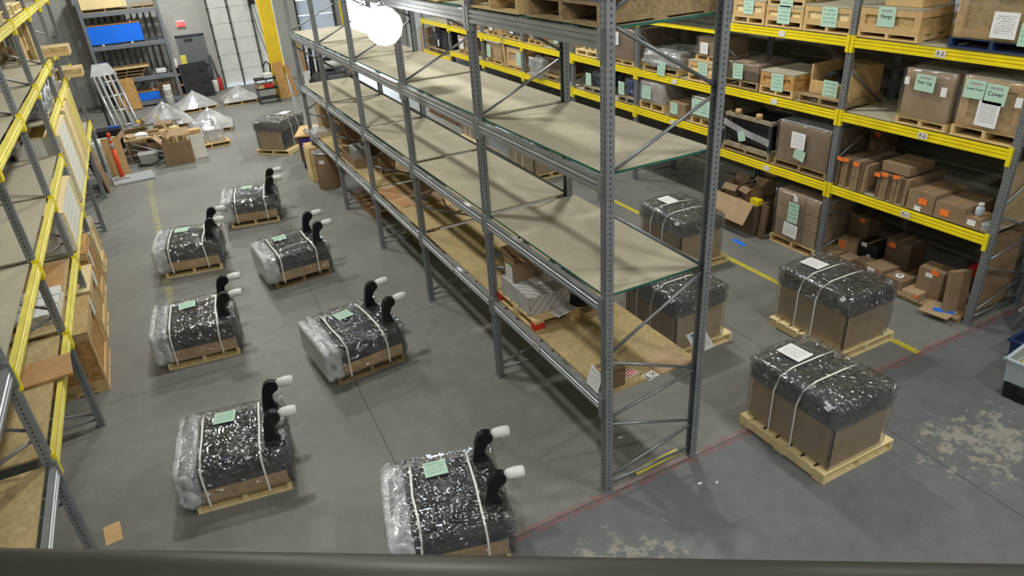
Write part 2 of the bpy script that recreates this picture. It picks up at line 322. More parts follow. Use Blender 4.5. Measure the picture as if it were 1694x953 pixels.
def pb(name, size, loc, mat, parent=None, rot=(0, 0, 0), bev=0.0):
    # box part, mesh data shared by equal sizes; bev chamfers the long edges
    key = (round(size[0], 3), round(size[1], 3), round(size[2], 3), mat, bev)
    if key not in _bc:
        m = MB().box((0, 0, 0), size); me = bpy.data.meshes.new(name); me.from_pydata(m.v, [], m.f); me.materials.append(MAT[mat])
        bm = bmesh.new(); bm.from_mesh(me)
        if bev: bmesh.ops.bevel(bm, geom=bm.edges[:], offset=bev, segments=2, affect='EDGES', profile=0.6)
        bmesh.ops.recalc_face_normals(bm, faces=bm.faces[:]); bm.to_mesh(me); bm.free(); _bc[key] = me
    return link(name, _bc[key], parent, loc, rot)
def tag(o, label, cat, group=None):
    o['label'] = label; o['category'] = cat
    if group: o['group'] = group
    return o
def thing(name, label, cat, loc=(0, 0, 0), rz=0.0, group=None):
    o = bpy.data.objects.new(name, None); COL.objects.link(o); o.location = loc; o.rotation_euler = (0, 0, rz); o.empty_display_size = 0.1
    return tag(o, label, cat, group)
def struct(o): o['kind'] = 'structure'; return o
def text(name, body, size, mat, parent, loc, rot, ext=0.001):
    cu = bpy.data.curves.new(name, 'FONT'); cu.body = body; cu.size = size; cu.align_x = 'CENTER'; cu.align_y = 'CENTER'; cu.extrude = ext; cu.resolution_u = 2
    t = bpy.data.objects.new(name, cu); COL.objects.link(t); dg = bpy.context.evaluated_depsgraph_get(); me = bpy.data.meshes.new_from_object(t.evaluated_get(dg))
    bpy.data.objects.remove(t); me.materials.clear(); me.materials.append(MAT[mat]); return link(name, me, parent, loc, rot)
def copy_tree(o, loc=None, rz=None, label=None, parent=None):
    c = o.copy(); COL.objects.link(c); c.parent = parent
    if loc is not None: c.location = loc
    if rz is not None: c.rotation_euler = (0, 0, rz)
    if label: c['label'] = label
    for ch in list(o.children): copy_tree(ch, parent=c)
    return c
R = math.radians
def frot(d):
    cols = {'-x': ((0, -1, 0), (0, 0, 1), (-1, 0, 0)), '+x': ((0, 1, 0), (0, 0, 1), (1, 0, 0)), '-y': ((1, 0, 0), (0, 0, 1), (0, -1, 0)), 'top': ((1, 0, 0), (0, 1, 0), (0, 0, 1))}[d]
    return Matrix(cols).transposed().to_euler()
def sheet(parent, loc, wh, face='-x', mat='print_white', roll=0.0, name='paper_note', label=None, tilt=None):
    r = frot(face).to_matrix() @ Matrix.Rotation(roll, 3, 'Z')
    if tilt: r = r @ Matrix.Rotation(tilt, 3, 'X')
    o = pb(name, (wh[0], wh[1], 0.003), loc, mat, parent, r.to_euler())
    if label: o['label'] = label
    return o

# ================================================================== the building
fl = MB().box((0.65, 10.3, -0.1), (14.1, 33.6, 0.2)).build('floor', 'concrete_floor'); struct(fl)
struct(MB().box((0.65, 10.3, 8.6), (14.4, 33.8, 0.2)).build('ceiling', 'roof_deck'))
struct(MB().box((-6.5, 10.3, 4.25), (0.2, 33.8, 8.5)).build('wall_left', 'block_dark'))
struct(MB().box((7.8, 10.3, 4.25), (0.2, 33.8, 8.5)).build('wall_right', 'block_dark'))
struct(MB().box((0.65, -6.6, 4.25), (14.4, 0.2, 8.5)).build('wall_back', 'block_wall'))
WY = 27.1
def wseg(x0, x1, z0, z1): struct(MB().box(((x0 + x1) / 2, WY + 0.1, (z0 + z1) / 2), (x1 - x0, 0.2, z1 - z0)).build('wall_far', 'block_wall'))
wseg(-6.6, -0.40, 0, 8.5); wseg(-0.40, 2.15, 4.3, 8.5); wseg(2.15, 3.02, 0, 8.5); wseg(3.02, 4.66, 4.3, 8.5); wseg(4.66, 5.1, 0, 8.5); wseg(5.1, 7.2, 4.0, 8.5); wseg(7.2, 7.9, 0, 8.5)
# sectional overhead door, with its tracks and seams, and a slit of daylight beside it
d1 = struct(MB().box((0.82, WY + 0.145, 2.10), (2.40, 0.03, 4.36)).build('door_1', 'door_white'))
for k in range(7):
    pb('door_panel', (2.40, 0.05, 0.59), (0.82, WY + 0.10, 0.34 + 0.6 * k), 'door_white', d1, bev=0.008)
for x in (-0.37, 0.39, 1.25, 2.0):
    pb('track_rail', (0.05, 0.07, 4.25), (x, WY + 0.02, 2.13), 'steel_dark', d1)
    for k in range(7): pb('hinge_plate', (0.09, 0.05, 0.05), (x, WY - 0.01, 0.63 + 0.6 * k), 'steel_dark', d1)
# open overhead doors to the yard: frames only
for nm, x0, x1, h in (('door_2', 3.02, 4.66, 4.3), ('door_3', 5.1, 7.2, 4.0)):
    d = struct(MB().box(((x0 + x1) / 2, WY + 0.1, h - 0.05), (x1 - x0, 0.26, 0.1)).build(nm, 'steel_dark'))
    for x in (x0 + 0.04, x1 - 0.04): pb('door_jamb', (0.08, 0.26, h - 0.1), (x, WY + 0.1, (h - 0.1) / 2), 'steel_dark', d)
    if nm == 'door_2':
        for k in range(7): pb('door_panel', (x1 - x0 - 0.16, 0.03, 0.585), ((x0 + x1) / 2, WY + 0.1, 0.3 + 0.6 * k), 'frosted', d)
struct(MB().box((4.0, 40.2, -0.12), (40, 26, 0.2)).build('yard_ground', 'outside_ground'))
# personnel door with exit sign
d4 = struct(MB().box((-1.26, WY - 0.03, 1.05), (0.92, 0.06, 2.1)).build('door_4', 'door_grey'))
for x in (-1.75, -0.77): pb('door_frame', (0.07, 0.1, 2.2), (x, WY - 0.02, 1.1), 'grey_paint', d4)
pb('door_frame', (1.05, 0.1, 0.08), (-1.26, WY - 0.02, 2.16), 'steel_dark', d4)
pb('door_closer', (0.3, 0.06, 0.06), (-1.34, WY - 0.09, 2.03), 'steel_dark', d4)
pb('door_handle', (0.14, 0.06, 0.05), (-0.91, WY - 0.09, 1.02), 'black_matte', d4)
t = thing('exit_sign', 'small lit red exit sign above the grey personnel door', 'sign', (-1.45, WY - 0.03, 2.62))
pb('sign_housing', (0.34, 0.06, 0.24), (0, 0.0, 0.0), 'white_plastic', t, bev=0.008); pb('sign_face', (0.30, 0.02, 0.17), (0, -0.04, -0.02), 'exit_red', t)
text('lettering', 'EXIT', 0.13, 'white_plastic', t, (0, -0.053, -0.02), frot('-y'))
# yellow crane column and a shorter yellow guard post at the open door
t = thing('crane_column', 'tall yellow steel column in front of the white overhead door', 'column', (1.28, 23.55, 0))
pb('column_shaft', (0.48, 0.34, 7.9), (0, 0, 3.97), 'yellow_column', t, bev=0.02); pb('base_plate', (0.66, 0.5, 0.03), (0, 0, 0.015), 'yellow_column', t)
t = thing('guard_post', 'narrow yellow guard post between the two open doors', 'post', (4.86, 26.75, 0))
MB().lathe([(0.11, 0.02), (0.11, 2.75), (0.09, 2.83), (0.0, 2.87)], n=16).build('post_shaft', 'yellow_column', t); pb('base_plate', (0.34, 0.34, 0.02), (0, 0, 0.01), 'yellow_column', t)
# door operator hanging in front of the overhead door
t = thing('door_opener', 'black chain hoist box hanging before the white overhead door', 'door opener', (1.3, 26.7, 3.05))
pb('motor_box', (0.24, 0.2, 0.55), (0, 0, 0.3), 'black_matte', t, bev=0.02)
pb('hanger_rod', (0.04, 0.04, 4.95), (0, 0, 3.0), 'steel_dark', t)
MB().tube([(-0.05, 0, 0.05), (0.0, -0.1, -0.8), (0.12, -0.25, -1.7), (0.22, -0.4, -2.25)], 0.015, 6).build('chain', 'steel_dark', t)
MB().tube([(0.06, 0, 0.05), (0.12, -0.1, -0.7), (0.2, -0.2, -1.5), (0.28, -0.3, -2.2)], 0.012, 6).build('chain', 'steel_dark', t)
# handrail of the platform the view is taken from
rd = Vector((0.85, -0.527, 0)).normalized(); ra = Vector((-2.945, -4.104, 4.777))
t = thing('handrail', 'dark brown pipe handrail crossing the near edge', 'railing', (ra.x, ra.y, 3.615))
MB().tube([(-rd * 2.5)[:2] + (1.162,), (rd * 2.3)[:2] + (1.162,)], 0.036, 16).build('rail_pipe', 'rail_paint', t)
for k in (-2.4, 2.2): MB().tube([(rd.x * k, rd.y * k, 0), (rd.x * k, rd.y * k, 1.14)], 0.025, 10).build('rail_post', 'rail_paint', t)

# ------------------------------------------------------------------ ceiling lamps
for i, (x, y, pw) in enumerate(LAMPS):
    t = thing('high_bay_lamp', 'unseen bell shaped high bay lamp, some inferred and some added for brightness', 'lamp', (x, y, LAMP_Z), 0, 'high bay lamps on the ceiling')  # all out of view; rear pair and farthest one added for extra light
    MB().lathe([(0.10, 0.42), (0.13, 0.30), (0.24, 0.14), (0.27, 0.02)], n=20).build('reflector', 'alu', t)
    MB().tube([(0, 0, 0.4), (0, 0, 8.5 - LAMP_Z)], 0.012, 6).build('hanger', 'steel_dark', t)
    ld = bpy.data.lights.new('lamp_light', 'AREA'); ld.shape = 'DISK'; ld.size = 0.5; ld.energy = LAMP_W * pw; ld.color = LAMP_COL
    lo = bpy.data.objects.new('lamp_light', ld); COL.objects.link(lo); lo.parent = t; lo.location = (0, 0, -0.01)
# two hanging lamps beside the middle rack, globes enlarged to the white glare
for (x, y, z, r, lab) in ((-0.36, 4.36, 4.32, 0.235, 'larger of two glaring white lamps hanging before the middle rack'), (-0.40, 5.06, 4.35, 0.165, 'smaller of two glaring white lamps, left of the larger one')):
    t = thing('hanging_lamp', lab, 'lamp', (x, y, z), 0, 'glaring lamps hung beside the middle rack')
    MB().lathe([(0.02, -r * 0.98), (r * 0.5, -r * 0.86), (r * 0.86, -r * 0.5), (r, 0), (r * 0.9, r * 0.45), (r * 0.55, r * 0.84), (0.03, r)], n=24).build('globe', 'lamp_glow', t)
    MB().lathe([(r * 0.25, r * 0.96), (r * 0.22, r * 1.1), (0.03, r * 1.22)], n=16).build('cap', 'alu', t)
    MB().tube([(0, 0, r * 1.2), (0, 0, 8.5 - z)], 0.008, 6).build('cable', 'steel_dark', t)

# ================================================================== pallet racks
def ribbed(len_y, h=0.125, th=0.05):
    # roll-formed beam, ribs on both faces, along y
    p = []
    for k, (x, z) in enumerate([(0, 0), (0, .26), (.3, .30), (.3, .40), (0, .46), (0, .60), (.3, .66), (.3, .76), (0, .82), (0, 1), (1, 1), (1, .82), (.7, .76), (.7, .66), (1, .60), (1, .46), (.7, .40), (.7, .30), (1, .26), (1, 0)]):
        p.append(((x - 0.5) * th, (z - 1) * h))
    return MB().prism(p, 'y', -len_y / 2, len_y / 2)
_mesh = {}
def shared(key, fn, name, mat, parent, loc, rot=(0, 0, 0)):
    if key not in _mesh:
        o = fn().build(name, mat, parent, loc, rot); _mesh[key] = o.data; return o
    return link(name, _mesh[key], parent, loc, rot)
def post_mb(H):
    # open C section with a grooved face, 0.09 wide along y, 0.08 deep along x
    p = [(-.04, -.045), (-.04, -.018), (-.03, -.012), (-.03, .012), (-.04, .018), (-.04, .045), (.04, .045), (.04, .03), (-.02, .037), (-.02, -.037), (.04, -.03), (.04, -.045)]
    return MB().prism(p, 'z', 0, H)
def frame(parent, y, D, s, H, braces, pm='post_steel'):
    shared(('post', H, pm), lambda: post_mb(H), 'post', pm, parent, (0, y, 0), (0, 0, 0 if s > 0 else PI))
    shared(('post', H, pm), lambda: post_mb(H), 'post', pm, parent, (s * D, y, 0), (0, 0, PI if s > 0 else 0))
    for x in (0, s * D): pb('foot_plate', (0.12, 0.13, 0.012), (x, y, 0.006), 'steel', parent)
    for zf, zr in braces:
        if max(zf, zr) > H: continue
        shared(('brace', D, s, round(zf - zr, 2)), lambda: MB().tube([(s * 0.03, 0, 0), (s * (D - 0.03), 0, zr - zf)], 0.017, 6), 'brace', 'steel', parent, (0, y, zf))
BR = [(.10, .10), (.18, .42), (.88, .48), (.96, 1.14), (1.62, 1.17), (1.72, 2.28), (3.14, 2.35), (3.50, 3.98), (4.66, 4.05), (4.75, 5.3)]
def rack(t, D, s, ys, levels, H, bm, cm, shelf, edge, bh=0.125, braces=BR, sub=None):
    y0 = ys[0]
    for y in ys: frame(t, y - y0, D, s, H, braces)
    for i, lv in enumerate(levels):
        a, b = ys[i] - y0, ys[i + 1] - y0; Ly = b - a - 0.095; yc = (a + b) / 2
        for j, z in enumerate(lv):
            mb_, cm_ = (bm, cm) if sub is None else sub(i, z)
            for x in (-s * 0.028, s * (D + 0.028)):
                bo = shared(('beam', round(Ly, 2), bh, mb_), lambda: ribbed(Ly, bh), 'beam', mb_, t, (x, yc, z - 0.022))
                if x * s < 0:
                    for yy in (-Ly / 2 - 0.012, Ly / 2 + 0.012): pb('beam_connector', (0.062, 0.05, 0.24), (0, yy, -0.085), cm_, bo)
            sm = shelf(i, j, z)
            if sm:
                so = pb('shelf_board', (D + 0.03, Ly - 0.02, 0.022), (s * (D / 2 + 0.04), yc, z - 0.011), sm, t)
                if edge and edge(i, j, z):
                    pb('painted_edge', (0.004, Ly - 0.02, 0.02), (-s * (D / 2 + 0.017), 0, 0), 'green_edge', so)
                    if i == 0: pb('painted_edge', (D - 0.06, 0.004, 0.022), (0, -(Ly - 0.02) / 2 - 0.002, 0), 'green_edge', so)
B = 2.5
CL = [1.2, 2.32, 3.48, 4.63]
crack = thing('pallet_rack', 'long grey steel rack with mostly empty board shelves in the middle', 'rack', (0, 0, 0))
rack(crack, 1.13, 1, [B * k for k in range(6)], [CL] * 3 + [CL[:3]] * 2, 5.8, 'steel_bright', 'steel_bright', lambda i, j, z: 'board_l1' if j == 0 else 'board', lambda i, j, z: j > 0)
XR, YR = 6.1, 0.05
ysR = [0.05, 2.62, 5.19, 7.76, 10.33, 12.9, 15.47, 18.04, 20.5]
rrack = thing('pallet_rack', 'yellow beamed steel rack packed with crates along the right wall', 'rack', (XR, YR, 0))
rack(rrack, 1.1, 1, ysR, [[1.36, 2.52, 3.6]] * 2 + [[1.66, 2.46, 3.52]] * 5 + [[1.44, 2.5, 3.52]], 5.4, 'yellow', 'yellow', lambda i, j, z: 'board', None)
XL, YL = -4.84, -0.85
ysL = [-0.85, 1.73, 4.3, 6.86, 9.42, 11.98, 14.5, 17.0]
def lsub(i, z): return ('steel_bright', 'steel') if i == 0 else ('yellow_pale', 'yellow')
lrack = thing('pallet_rack', 'pale yellow beamed steel rack along the left wall', 'rack', (XL, YL, 0))
rack(lrack, 1.1, -1, ysL, [[1.36, 2.42], [1.4, 2.34, 3.5, 4.5], [1.4, 2.34, 3.5, 4.5], [1.4, 2.34, 3.5, 4.5], [1.4, 2.85, 3.5, 4.5], [1.4, 2.85, 3.5, 4.5], [1.4, 2.85, 4.5]], 5.4, None, None,
     lambda i, j, z: 'board_l1' if i == 0 or j == 0 and i < 3 else 'board', None, sub=lsub)
# location plates on the beams
for (i, z, nm) in ((0, 3.6, 'F-3'), (0, 2.52, 'F-2'), (0, 1.36, 'F-1'), (1, 3.6, ''), (1, 2.52, ''), (1, 1.36, ''), (2, 1.66, ''), (2, 2.46, '')):
    yc = (ysR[i] + ysR[i + 1]) / 2 - YR - (0.1 if i == 0 else 0)
    p = pb('location_plate', (0.004, 0.14, 0.085), (-0.057, yc, z - 0.085), 'plate_white', rrack)
    if nm: text('lettering', nm, 0.075, 'ink', p, (-0.004, 0, 0), frot('-x'))
p = pb('location_plate', (0.004, 0.13, 0.085), (-0.057, 1.33, 1.2 - 0.085), 'plate_white', crack); text('lettering', 'A-1', 0.07, 'ink', p, (-0.004, 0, 0), frot('-x'))
p = pb('location_plate', (0.004, 0.10, 0.06), (-0.057, 3.75, 1.2 - 0.085), 'plate_white', crack)
# far grey rack with blue boxes
def grey_rack():
    t = thing('storage_rack', 'grey steel rack with blue boxes against the far wall', 'rack', (-4.66, 25.5, 0))
    W = 2.5
    for x in (0, W):
        for y in (0, 1.2): pb('post', (0.11, 0.09, 4.6), (x, y, 2.3), 'grey_paint', t, bev=0.01)
        for k, (a, b) in enumerate(((0.3, 1.2), (1.3, 2.2), (2.4, 3.3))): MB().tube([(x, 0.05, a), (x, 1.15, b)], 0.02, 6).build('brace', 'grey_paint', t)
    for z in (0.22, 1.1, 2.3, 3.42):
        for y in (0, 1.2): pb('beam', (W - 0.12, 0.06, 0.15), (W / 2, y, z - 0.075), 'grey_paint', t, bev=0.008)
        for k in range(9): pb('deck_bar', (0.06, 1.1, 0.03), (0.2 + k * 0.26, 0.6, z - 0.02), 'grey_paint', t)
    for k in range(10): pb('back_slat', (0.07, 0.03, 2.2), (0.25 + k * 0.22, 1.27, 2.3), 'steel_dark', t)
grey_rack()

# ================================================================== builders for goods
def pallet(t, W, D, cx=0.0, cy=0.0, z=0.0, h=0.13, mat='pine', nb=6, axis='y', red=False):
    # stringer pallet; stringers run along `axis`, deck boards across them (sizes in local x, y)
    sw = 0.045; hb = 0.018; r = 0 if axis == 'y' else PI / 2
    a, b = (W, D) if axis == 'y' else (D, W)
    def put(nm, size, p, m=mat):
        x, y = (p[0], p[1]) if axis == 'y' else (-p[1], p[0])
        pb(nm, size, (cx + x, cy + y, z + p[2]), m, t, (0, 0, r))
    for k in range(3): put('stringer', (sw, b, h - 2 * hb), ((k - 1) * (a - sw) / 2, 0, h / 2))
    bw = min(0.14, b / nb * 0.82)
    for k in range(nb): put('deck_board', (a, bw, hb), (0, -b / 2 + bw / 2 + k * (b - bw) / (nb - 1), h - hb / 2))
    for k in range(3): put('bottom_board', (a, bw, hb), (0, -b / 2 + bw / 2 + k * (b - bw) / 2, hb / 2))
def strap(t, pts, wd=0.018, mat='strap', axis='x'):
    # flat band following pts (in the plane across `axis`)
    v = []; f = []
    for p in pts:
        for s in (-1, 1): q = list(p); q['xy'.index(axis)] += s * wd / 2; v.append(q)
    for i in range(len(pts) - 1): f.append((2 * i, 2 * i + 1, 2 * i + 3, 2 * i + 2))
    m = MB(); m.add(v, f); o = m.build('strap', mat, t); md = o.modifiers.new('thick', 'SOLIDIFY'); md.thickness = 0.004; md.offset = 0; return o

# ------------------------------------------------------------------ wrapped machines in the left aisle
def machine(label, pin, ang, seed, pal_mat='pine_pale'):
    a = R(ang); ox = 0.62
    t = thing('wrapped_machine', label, 'machine', (pin[0] - math.cos(a) * ox, pin[1] - math.sin(a) * ox, 0), a, 'shrink wrapped machines on pallets')
    pallet(t, 0.98, 1.0, 0, 0, 0, 0.13, pal_mat, 6)
    pb('timber_block', (0.86, 0.06, 0.16), (0.05, -0.47, 0.21), 'crate_tan', t); pb('timber_block', (0.86, 0.06, 0.16), (0.05, 0.44, 0.21), 'crate_tan', t)
    # black steel body: sloped front skirt, dished top and side rails
    prof = [(-0.50, .285), (-0.50, .40), (-0.43, .50), (-0.30, .53), (-0.12, .50), (0.06, .47), (0.24, .50), (0.40, .55), (0.47, .53), (0.49, .285)]
    MB().prism(prof, 'x', -0.50, 0.47).build('body', 'crinkle', t)
    pb('top_rail', (0.05, 0.86, 0.05), (-0.36, 0, 0.535), 'black', t, bev=0.01); pb('top_rail', (0.06, 0.86, 0.05), (0.30, 0, 0.535), 'black', t, bev=0.01)
    MB().tube([(-0.34, -0.04, 0.50), (0.30, -0.04, 0.50)], 0.05, 10).build('cross_tube', 'black', t)
    # rounded end plate
    ep = [(-0.48, .10)] + [(-0.48 * math.cos(q), .26 + 0.30 * math.sin(q)) for q in [PI * k / 12 for k in range(13)]] + [(0.48, .10)]
    MB().prism(ep, 'x', 0.46, 0.53).build('end_plate', 'black', t)
    arm = [(0.30, .47), (0.53, .42), (0.52, .54), (0.465, .62), (0.445, .71), (0.47, .78), (0.53, .82), (0.545, .88), (0.515, .93), (0.45, .945), (0.39, .91), (0.355, .82), (0.33, .68)]
    for y in (-0.3, 0.3):
        ar = MB().prism(arm, 'y', y - 0.035, y + 0.035).build('arm', 'black', t)
        MB().tube([(0.50, y, .885), (0.56, y, .885)], 0.03, 10).build('pin', 'steel_bright', ar)
        MB().tube([(0.535, y, .885), (0.56, y, .888), (0.64, y, .89), (0.705, y, .885), (0.715, y, .884)], [.036, .052, .058, .055, .04], 10).build('pin_wrap', 'foam', ar)
    # shrink film over everything, padded end
    rnd = random.Random(seed)
    w = MB().lump((0.0, 0, 0.358), (1.10, 1.08, 0.456), 9, 0.012, seed, 0.06).build('shrink_film', 'wrap', t)
    MB().lump((-0.50, 0.0, 0.350), (0.24, 1.10, 0.46), 6, 0.03, seed + 5, 0.22).build('bubble_padding', 'bubble', t)
    for x in (-0.33 + rnd.uniform(-.02, .02), 0.27 + rnd.uniform(-.02, .02)):
        k = rnd.uniform(-0.02, 0.02)
        strap(t, [(x, -0.55, 0.10), (x, -0.56, 0.38), (x + k, -0.535, 0.54), (x + k, -0.30, 0.597), (x, 0, 0.590), (x + k, 0.35, 0.597), (x + k, 0.50, 0.56), (x, 0.555, 0.40), (x, 0.55, 0.13)], 0.02)
    n = sheet(t, (-0.10 + rnd.uniform(-.04, .06), 0.27 + rnd.uniform(-.03, .05), 0.607), (0.23, 0.21), 'top', 'print_green', rnd.uniform(-.15, .15)); n['label'] = 'pale green paper note'
    return t
machine('wrapped black machine on pallet, farthest of the group beyond the others', (-1.22, 10.65), -10.5, 11)
machine('wrapped black machine on pallet, second row left, nearest the faded yellow line', (-2.63, 8.85), -9, 12)
machine('wrapped black machine on pallet, second row right, closer to the middle rack', (-1.05, 7.47), 4, 13, 'pine_worn')
machine('wrapped black machine on pallet, third row left, by the yellow beamed rack', (-2.82, 5.55), -6, 14)
machine('wrapped black machine turned toward the middle rack, heavily padded end, third row right', (-0.90, 4.07), 6, 15, 'pine_worn')
machine('wrapped black machine on pallet, left one of the two nearest, big green note', (-2.72, 2.28), -8.5, 16)
machine('nearest wrapped black machine, directly behind the handrail', (-1.04, 0.17), -14, 17)

# ------------------------------------------------------------------ wrapped cartons in the right aisle
def big_carton(label, near, rz, seed, Wp=1.07, Dp=1.2, h=0.86, dark_side=False):
    a = R(rz); t = thing('wrapped_carton', label, 'carton', (near[0] + math.cos(a) * Wp / 2 - math.sin(a) * Dp / 2, near[1] + math.sin(a) * Wp / 2 + math.cos(a) * Dp / 2, 0), a, 'black topped cartons on pallets')
    pallet(t, Wp, Dp, 0, 0, 0, 0.13, 'pine_pale', 7)
    cw, cdp = 0.80, 1.10; cx, cy = -0.04, 0.0
    body = MB().box((cx, cy, 0.13 + 0.31), (cw, cdp, 0.62)).build('carton_body', 'card_wrapped', t)
    if dark_side: pb('black_panel', (0.01, cdp, 0.5), (cx + cw / 2 + 0.006, cy, 0.40), 'crinkle', t)
    pb('corner_strip', (0.03, 0.03, 0.52), (cx - cw / 2 + 0.015, cy - cdp / 2 + 0.013, 0.40), 'black', t)
    prof = [(-0.565, .66), (-0.565, .795), (-0.54, .835), (-0.40, .85), (0.10, .86), (0.42, .88), (0.54, .855), (0.565, .80), (0.565, .66)]
    MB().prism(prof, 'x', cx - cw / 2 - 0.02, cx + cw / 2 + 0.02).build('black_cover', 'crinkle', t)
    pb('cover_ridge', (0.10, 1.06, 0.05), (cx - 0.28, cy, 0.845), 'crinkle', t, bev=0.015); pb('cover_ridge', (0.10, 1.06, 0.05), (cx + 0.28, cy, 0.845), 'crinkle', t, bev=0.015)
    MB().lump((cx, cy, 0.52), (cw + 0.07, cdp + 0.09, 0.80), 9, 0.008, seed, 0.10).build('shrink_film', 'wrap_soft', t)
    MB().lump((cx, cy, 0.80), (cw + 0.09, cdp + 0.11, 0.27), 9, 0.012, seed + 3, 0.08).build('top_film', 'wrap', t)
    for y in (-0.10, 0.22):
        y += random.uniform(-0.03, 0.03)
        strap(t, [(cx - 0.47, y, 0.13), (cx - 0.462, y, 0.70), (cx - 0.42, y - 0.02, 0.88), (cx - 0.25, y - 0.03, 0.945), (cx + 0.15, y - 0.03, 0.945), (cx + 0.42, y, 0.90), (cx + 0.465, y, 0.72), (cx + 0.47, y, 0.13)], 0.018, axis='y')
    sheet(t, (cx - 0.02, cy + 0.36, 0.948), (0.24, 0.30), 'top', 'print_white', 0.06)
    sheet(t, (cx - 0.40, cy - 0.44, 0.865), (0.10, 0.06), 'top', 'paper', 0.2, 'label_scrap', tilt=0.5)
    return t
big_carton('nearest black topped brown carton on pale pallet, at the red floor line', (1.95, -1.09), 0, 31)
big_carton('black topped brown carton on pallet standing across the yellow floor line', (3.86, 0.33), 0, 32)
big_carton('black topped brown carton seen behind the lowest middle rack shelf', (2.06, 1.50), 0, 33)
big_carton('black topped brown carton on pallet, farthest one in the right aisle', (3.75, 3.45), -3, 34)
big_carton('lone black and brown carton turned on its pallet at the far end', (-0.97, 15.86), -45, 35, dark_side=True)

# ------------------------------------------------------------------ generic goods; front faces local -x, base at z = 0
def carton(label, loc, d, w, h, mat='card', rz=0.0, name='carton', open_=False, tape_=True, group=None, cat='box', tags=()):
    t = thing(name, label, cat, loc, rz, group)
    if not open_:
        pb('carton_body', (d, w, h), (0, 0, h / 2), mat, t, bev=0.004)
        if tape_: pb('tape_strip', (d + 0.002, 0.05, 0.003), (0, 0, h), 'tape', t)
    else:
        th = 0.008
        pb('carton_bottom', (d, w, th), (0, 0, th / 2), mat, t)
        for x in (-1, 1): pb('carton_side', (th, w, h), (x * (d - th) / 2, 0, h / 2), mat, t)
        for y in (-1, 1): pb('carton_side', (d, th, h), (0, y * (w - th) / 2, h / 2), mat, t)
        fl = 0.45 * d
        o = pb('flap', (fl, w, th), (-d / 2 - fl * 0.36, 0, h - fl * 0.33), mat if mat != 'card_dark' else 'card', t, (0, R(-40), 0))
        pb('flap', (fl, w, th), (d / 2 + fl * 0.15, 0, h + fl * 0.45), mat, t, (0, R(-70), 0))
        fl = 0.45 * w
        pb('flap', (d, fl, th), (0, -w / 2 - fl * 0.40, h + fl * 0.28), mat, t, (R(-35), 0, 0))
    for k in tags: add_tag(t, d, w, h, *k)
    return t
def add_tag(t, d, w, h, kind, y=0.0, z=0.5, s=0.12, s2=None, roll=0.0):
    m = {'o': 'orange_tag', 'w': 'paper', 'g': 'print_green', 'p': 'print_white', 'd': 'green_dot'}[kind]
    sheet(t, (-d / 2 - 0.006, y, h * z), (s, s2 or s * 0.7), '-x', m, roll, {'o': 'orange_tag', 'w': 'white_label', 'g': 'green_note', 'p': 'paper_note', 'd': 'green_dot'}[kind])
def crate(label, loc, d, w, h, skid=0.11, mat='crate_tan', panel='osb', notes=(), rz=0.0, group=None, lid='board', name='wooden_crate', slot=True, words=()):
    t = thing(name, label, 'crate', loc, rz, group); z0 = skid
    if skid: pallet(t, d, w, 0, 0, 0, skid, 'pine', 4, 'x')
    pb('crate_body', (d - 0.05, w - 0.05, h - 0.02), (0, 0, z0 + h / 2 - 0.01), panel, t)
    bw = min(0.11, h * 0.28)
    for x in (-1, 1):
        for z in (z0 + bw / 2, z0 + h - 0.02 - bw / 2): pb('batten', (0.025, w, bw), (x * (d - 0.025) / 2, 0, z), mat, t)
        for y in (-1, 1): pb('batten', (0.022, bw, h - 0.02 - 2 * bw), (x * (d - 0.025) / 2, y * (w - bw) / 2, z0 + h / 2 - 0.01), mat, t)
    for y in (-1, 1):
        for z in (z0 + bw / 2, z0 + h - 0.02 - bw / 2): pb('batten', (d - 0.05, 0.024, bw), (0, y * (w - 0.025) / 2, z), mat, t)
    pb('lid', (d + 0.01, w + 0.01, 0.02), (0, 0, z0 + h - 0.01), lid, t)
    for k in notes: note(t, d, z0, h, *k)
    return t
def note(t, d, z0, h, kind, y, z, sw, sh, roll=0.0, word=None):
    m = {'g': 'print_green' if not word else 'paper_green', 'p': 'print_white', 'w': 'paper', 'o': 'orange_tag'}[kind]
    n = sheet(t, (-d / 2 - 0.008, y, z0 + h * z), (sw, sh), '-x', m, roll, 'green_note' if kind == 'g' else 'paper_note')
    if word:
        for i, wd in enumerate(word): text('lettering', wd, min(0.075, sw * 1.55 / max(4, len(wd))), 'ink', n, (0, sh * 0.02 - i * 0.075, 0.003), (0, 0, 0))
        pb('print_line', (sw * 0.6, sh * 0.12, 0.001), (0, sh * 0.3, 0.002), 'grey_plastic', n)

# ================================================================== right rack: goods
FX = 6.09                                     # front plane of the goods
def RC(d): return FX + d / 2
T3, T2, T1 = 3.6, 2.52, 1.36
crate('pale crate with green note at the left end of the top right shelf', (RC(0.9), 4.71, T3), 0.9, 0.72, 0.27, panel='pine_pale', mat='crate_tan', notes=[('g', 0.0, 0.62, 0.22, 0.26)])
c2 = crate('low pale crate under another crate on the top right shelf', (RC(0.9), 3.94, T3), 0.9, 0.76, 0.21, panel='pine_pale', notes=[('g', 0.0, 0.4, 0.26, 0.27)])
crate('crate stacked on the low pale crate of the top right shelf', (RC(0.9), 3.93, T3 + 0.322), 0.9, 0.74, 0.26, skid=0.09, panel='pine_pale', notes=[('g', -0.02, 0.1, 0.26, 0.26)])
crate('pale crate with slotted front beside the post on the top right shelf', (RC(0.95), 3.10, T3), 0.95, 0.88, 0.27, panel='pine_pale', notes=[('g', -0.03, 0.42, 0.28, 0.28)])
crate('wide wooden crate with the Flange note on the top right shelf', (RC(1.0), 2.09, T3), 1.0, 0.94, 0.33, panel='osb', skid=0.09, notes=[('g', 0.04, 0.62, 0.27, 0.26, 0.02, ('Flange',))])
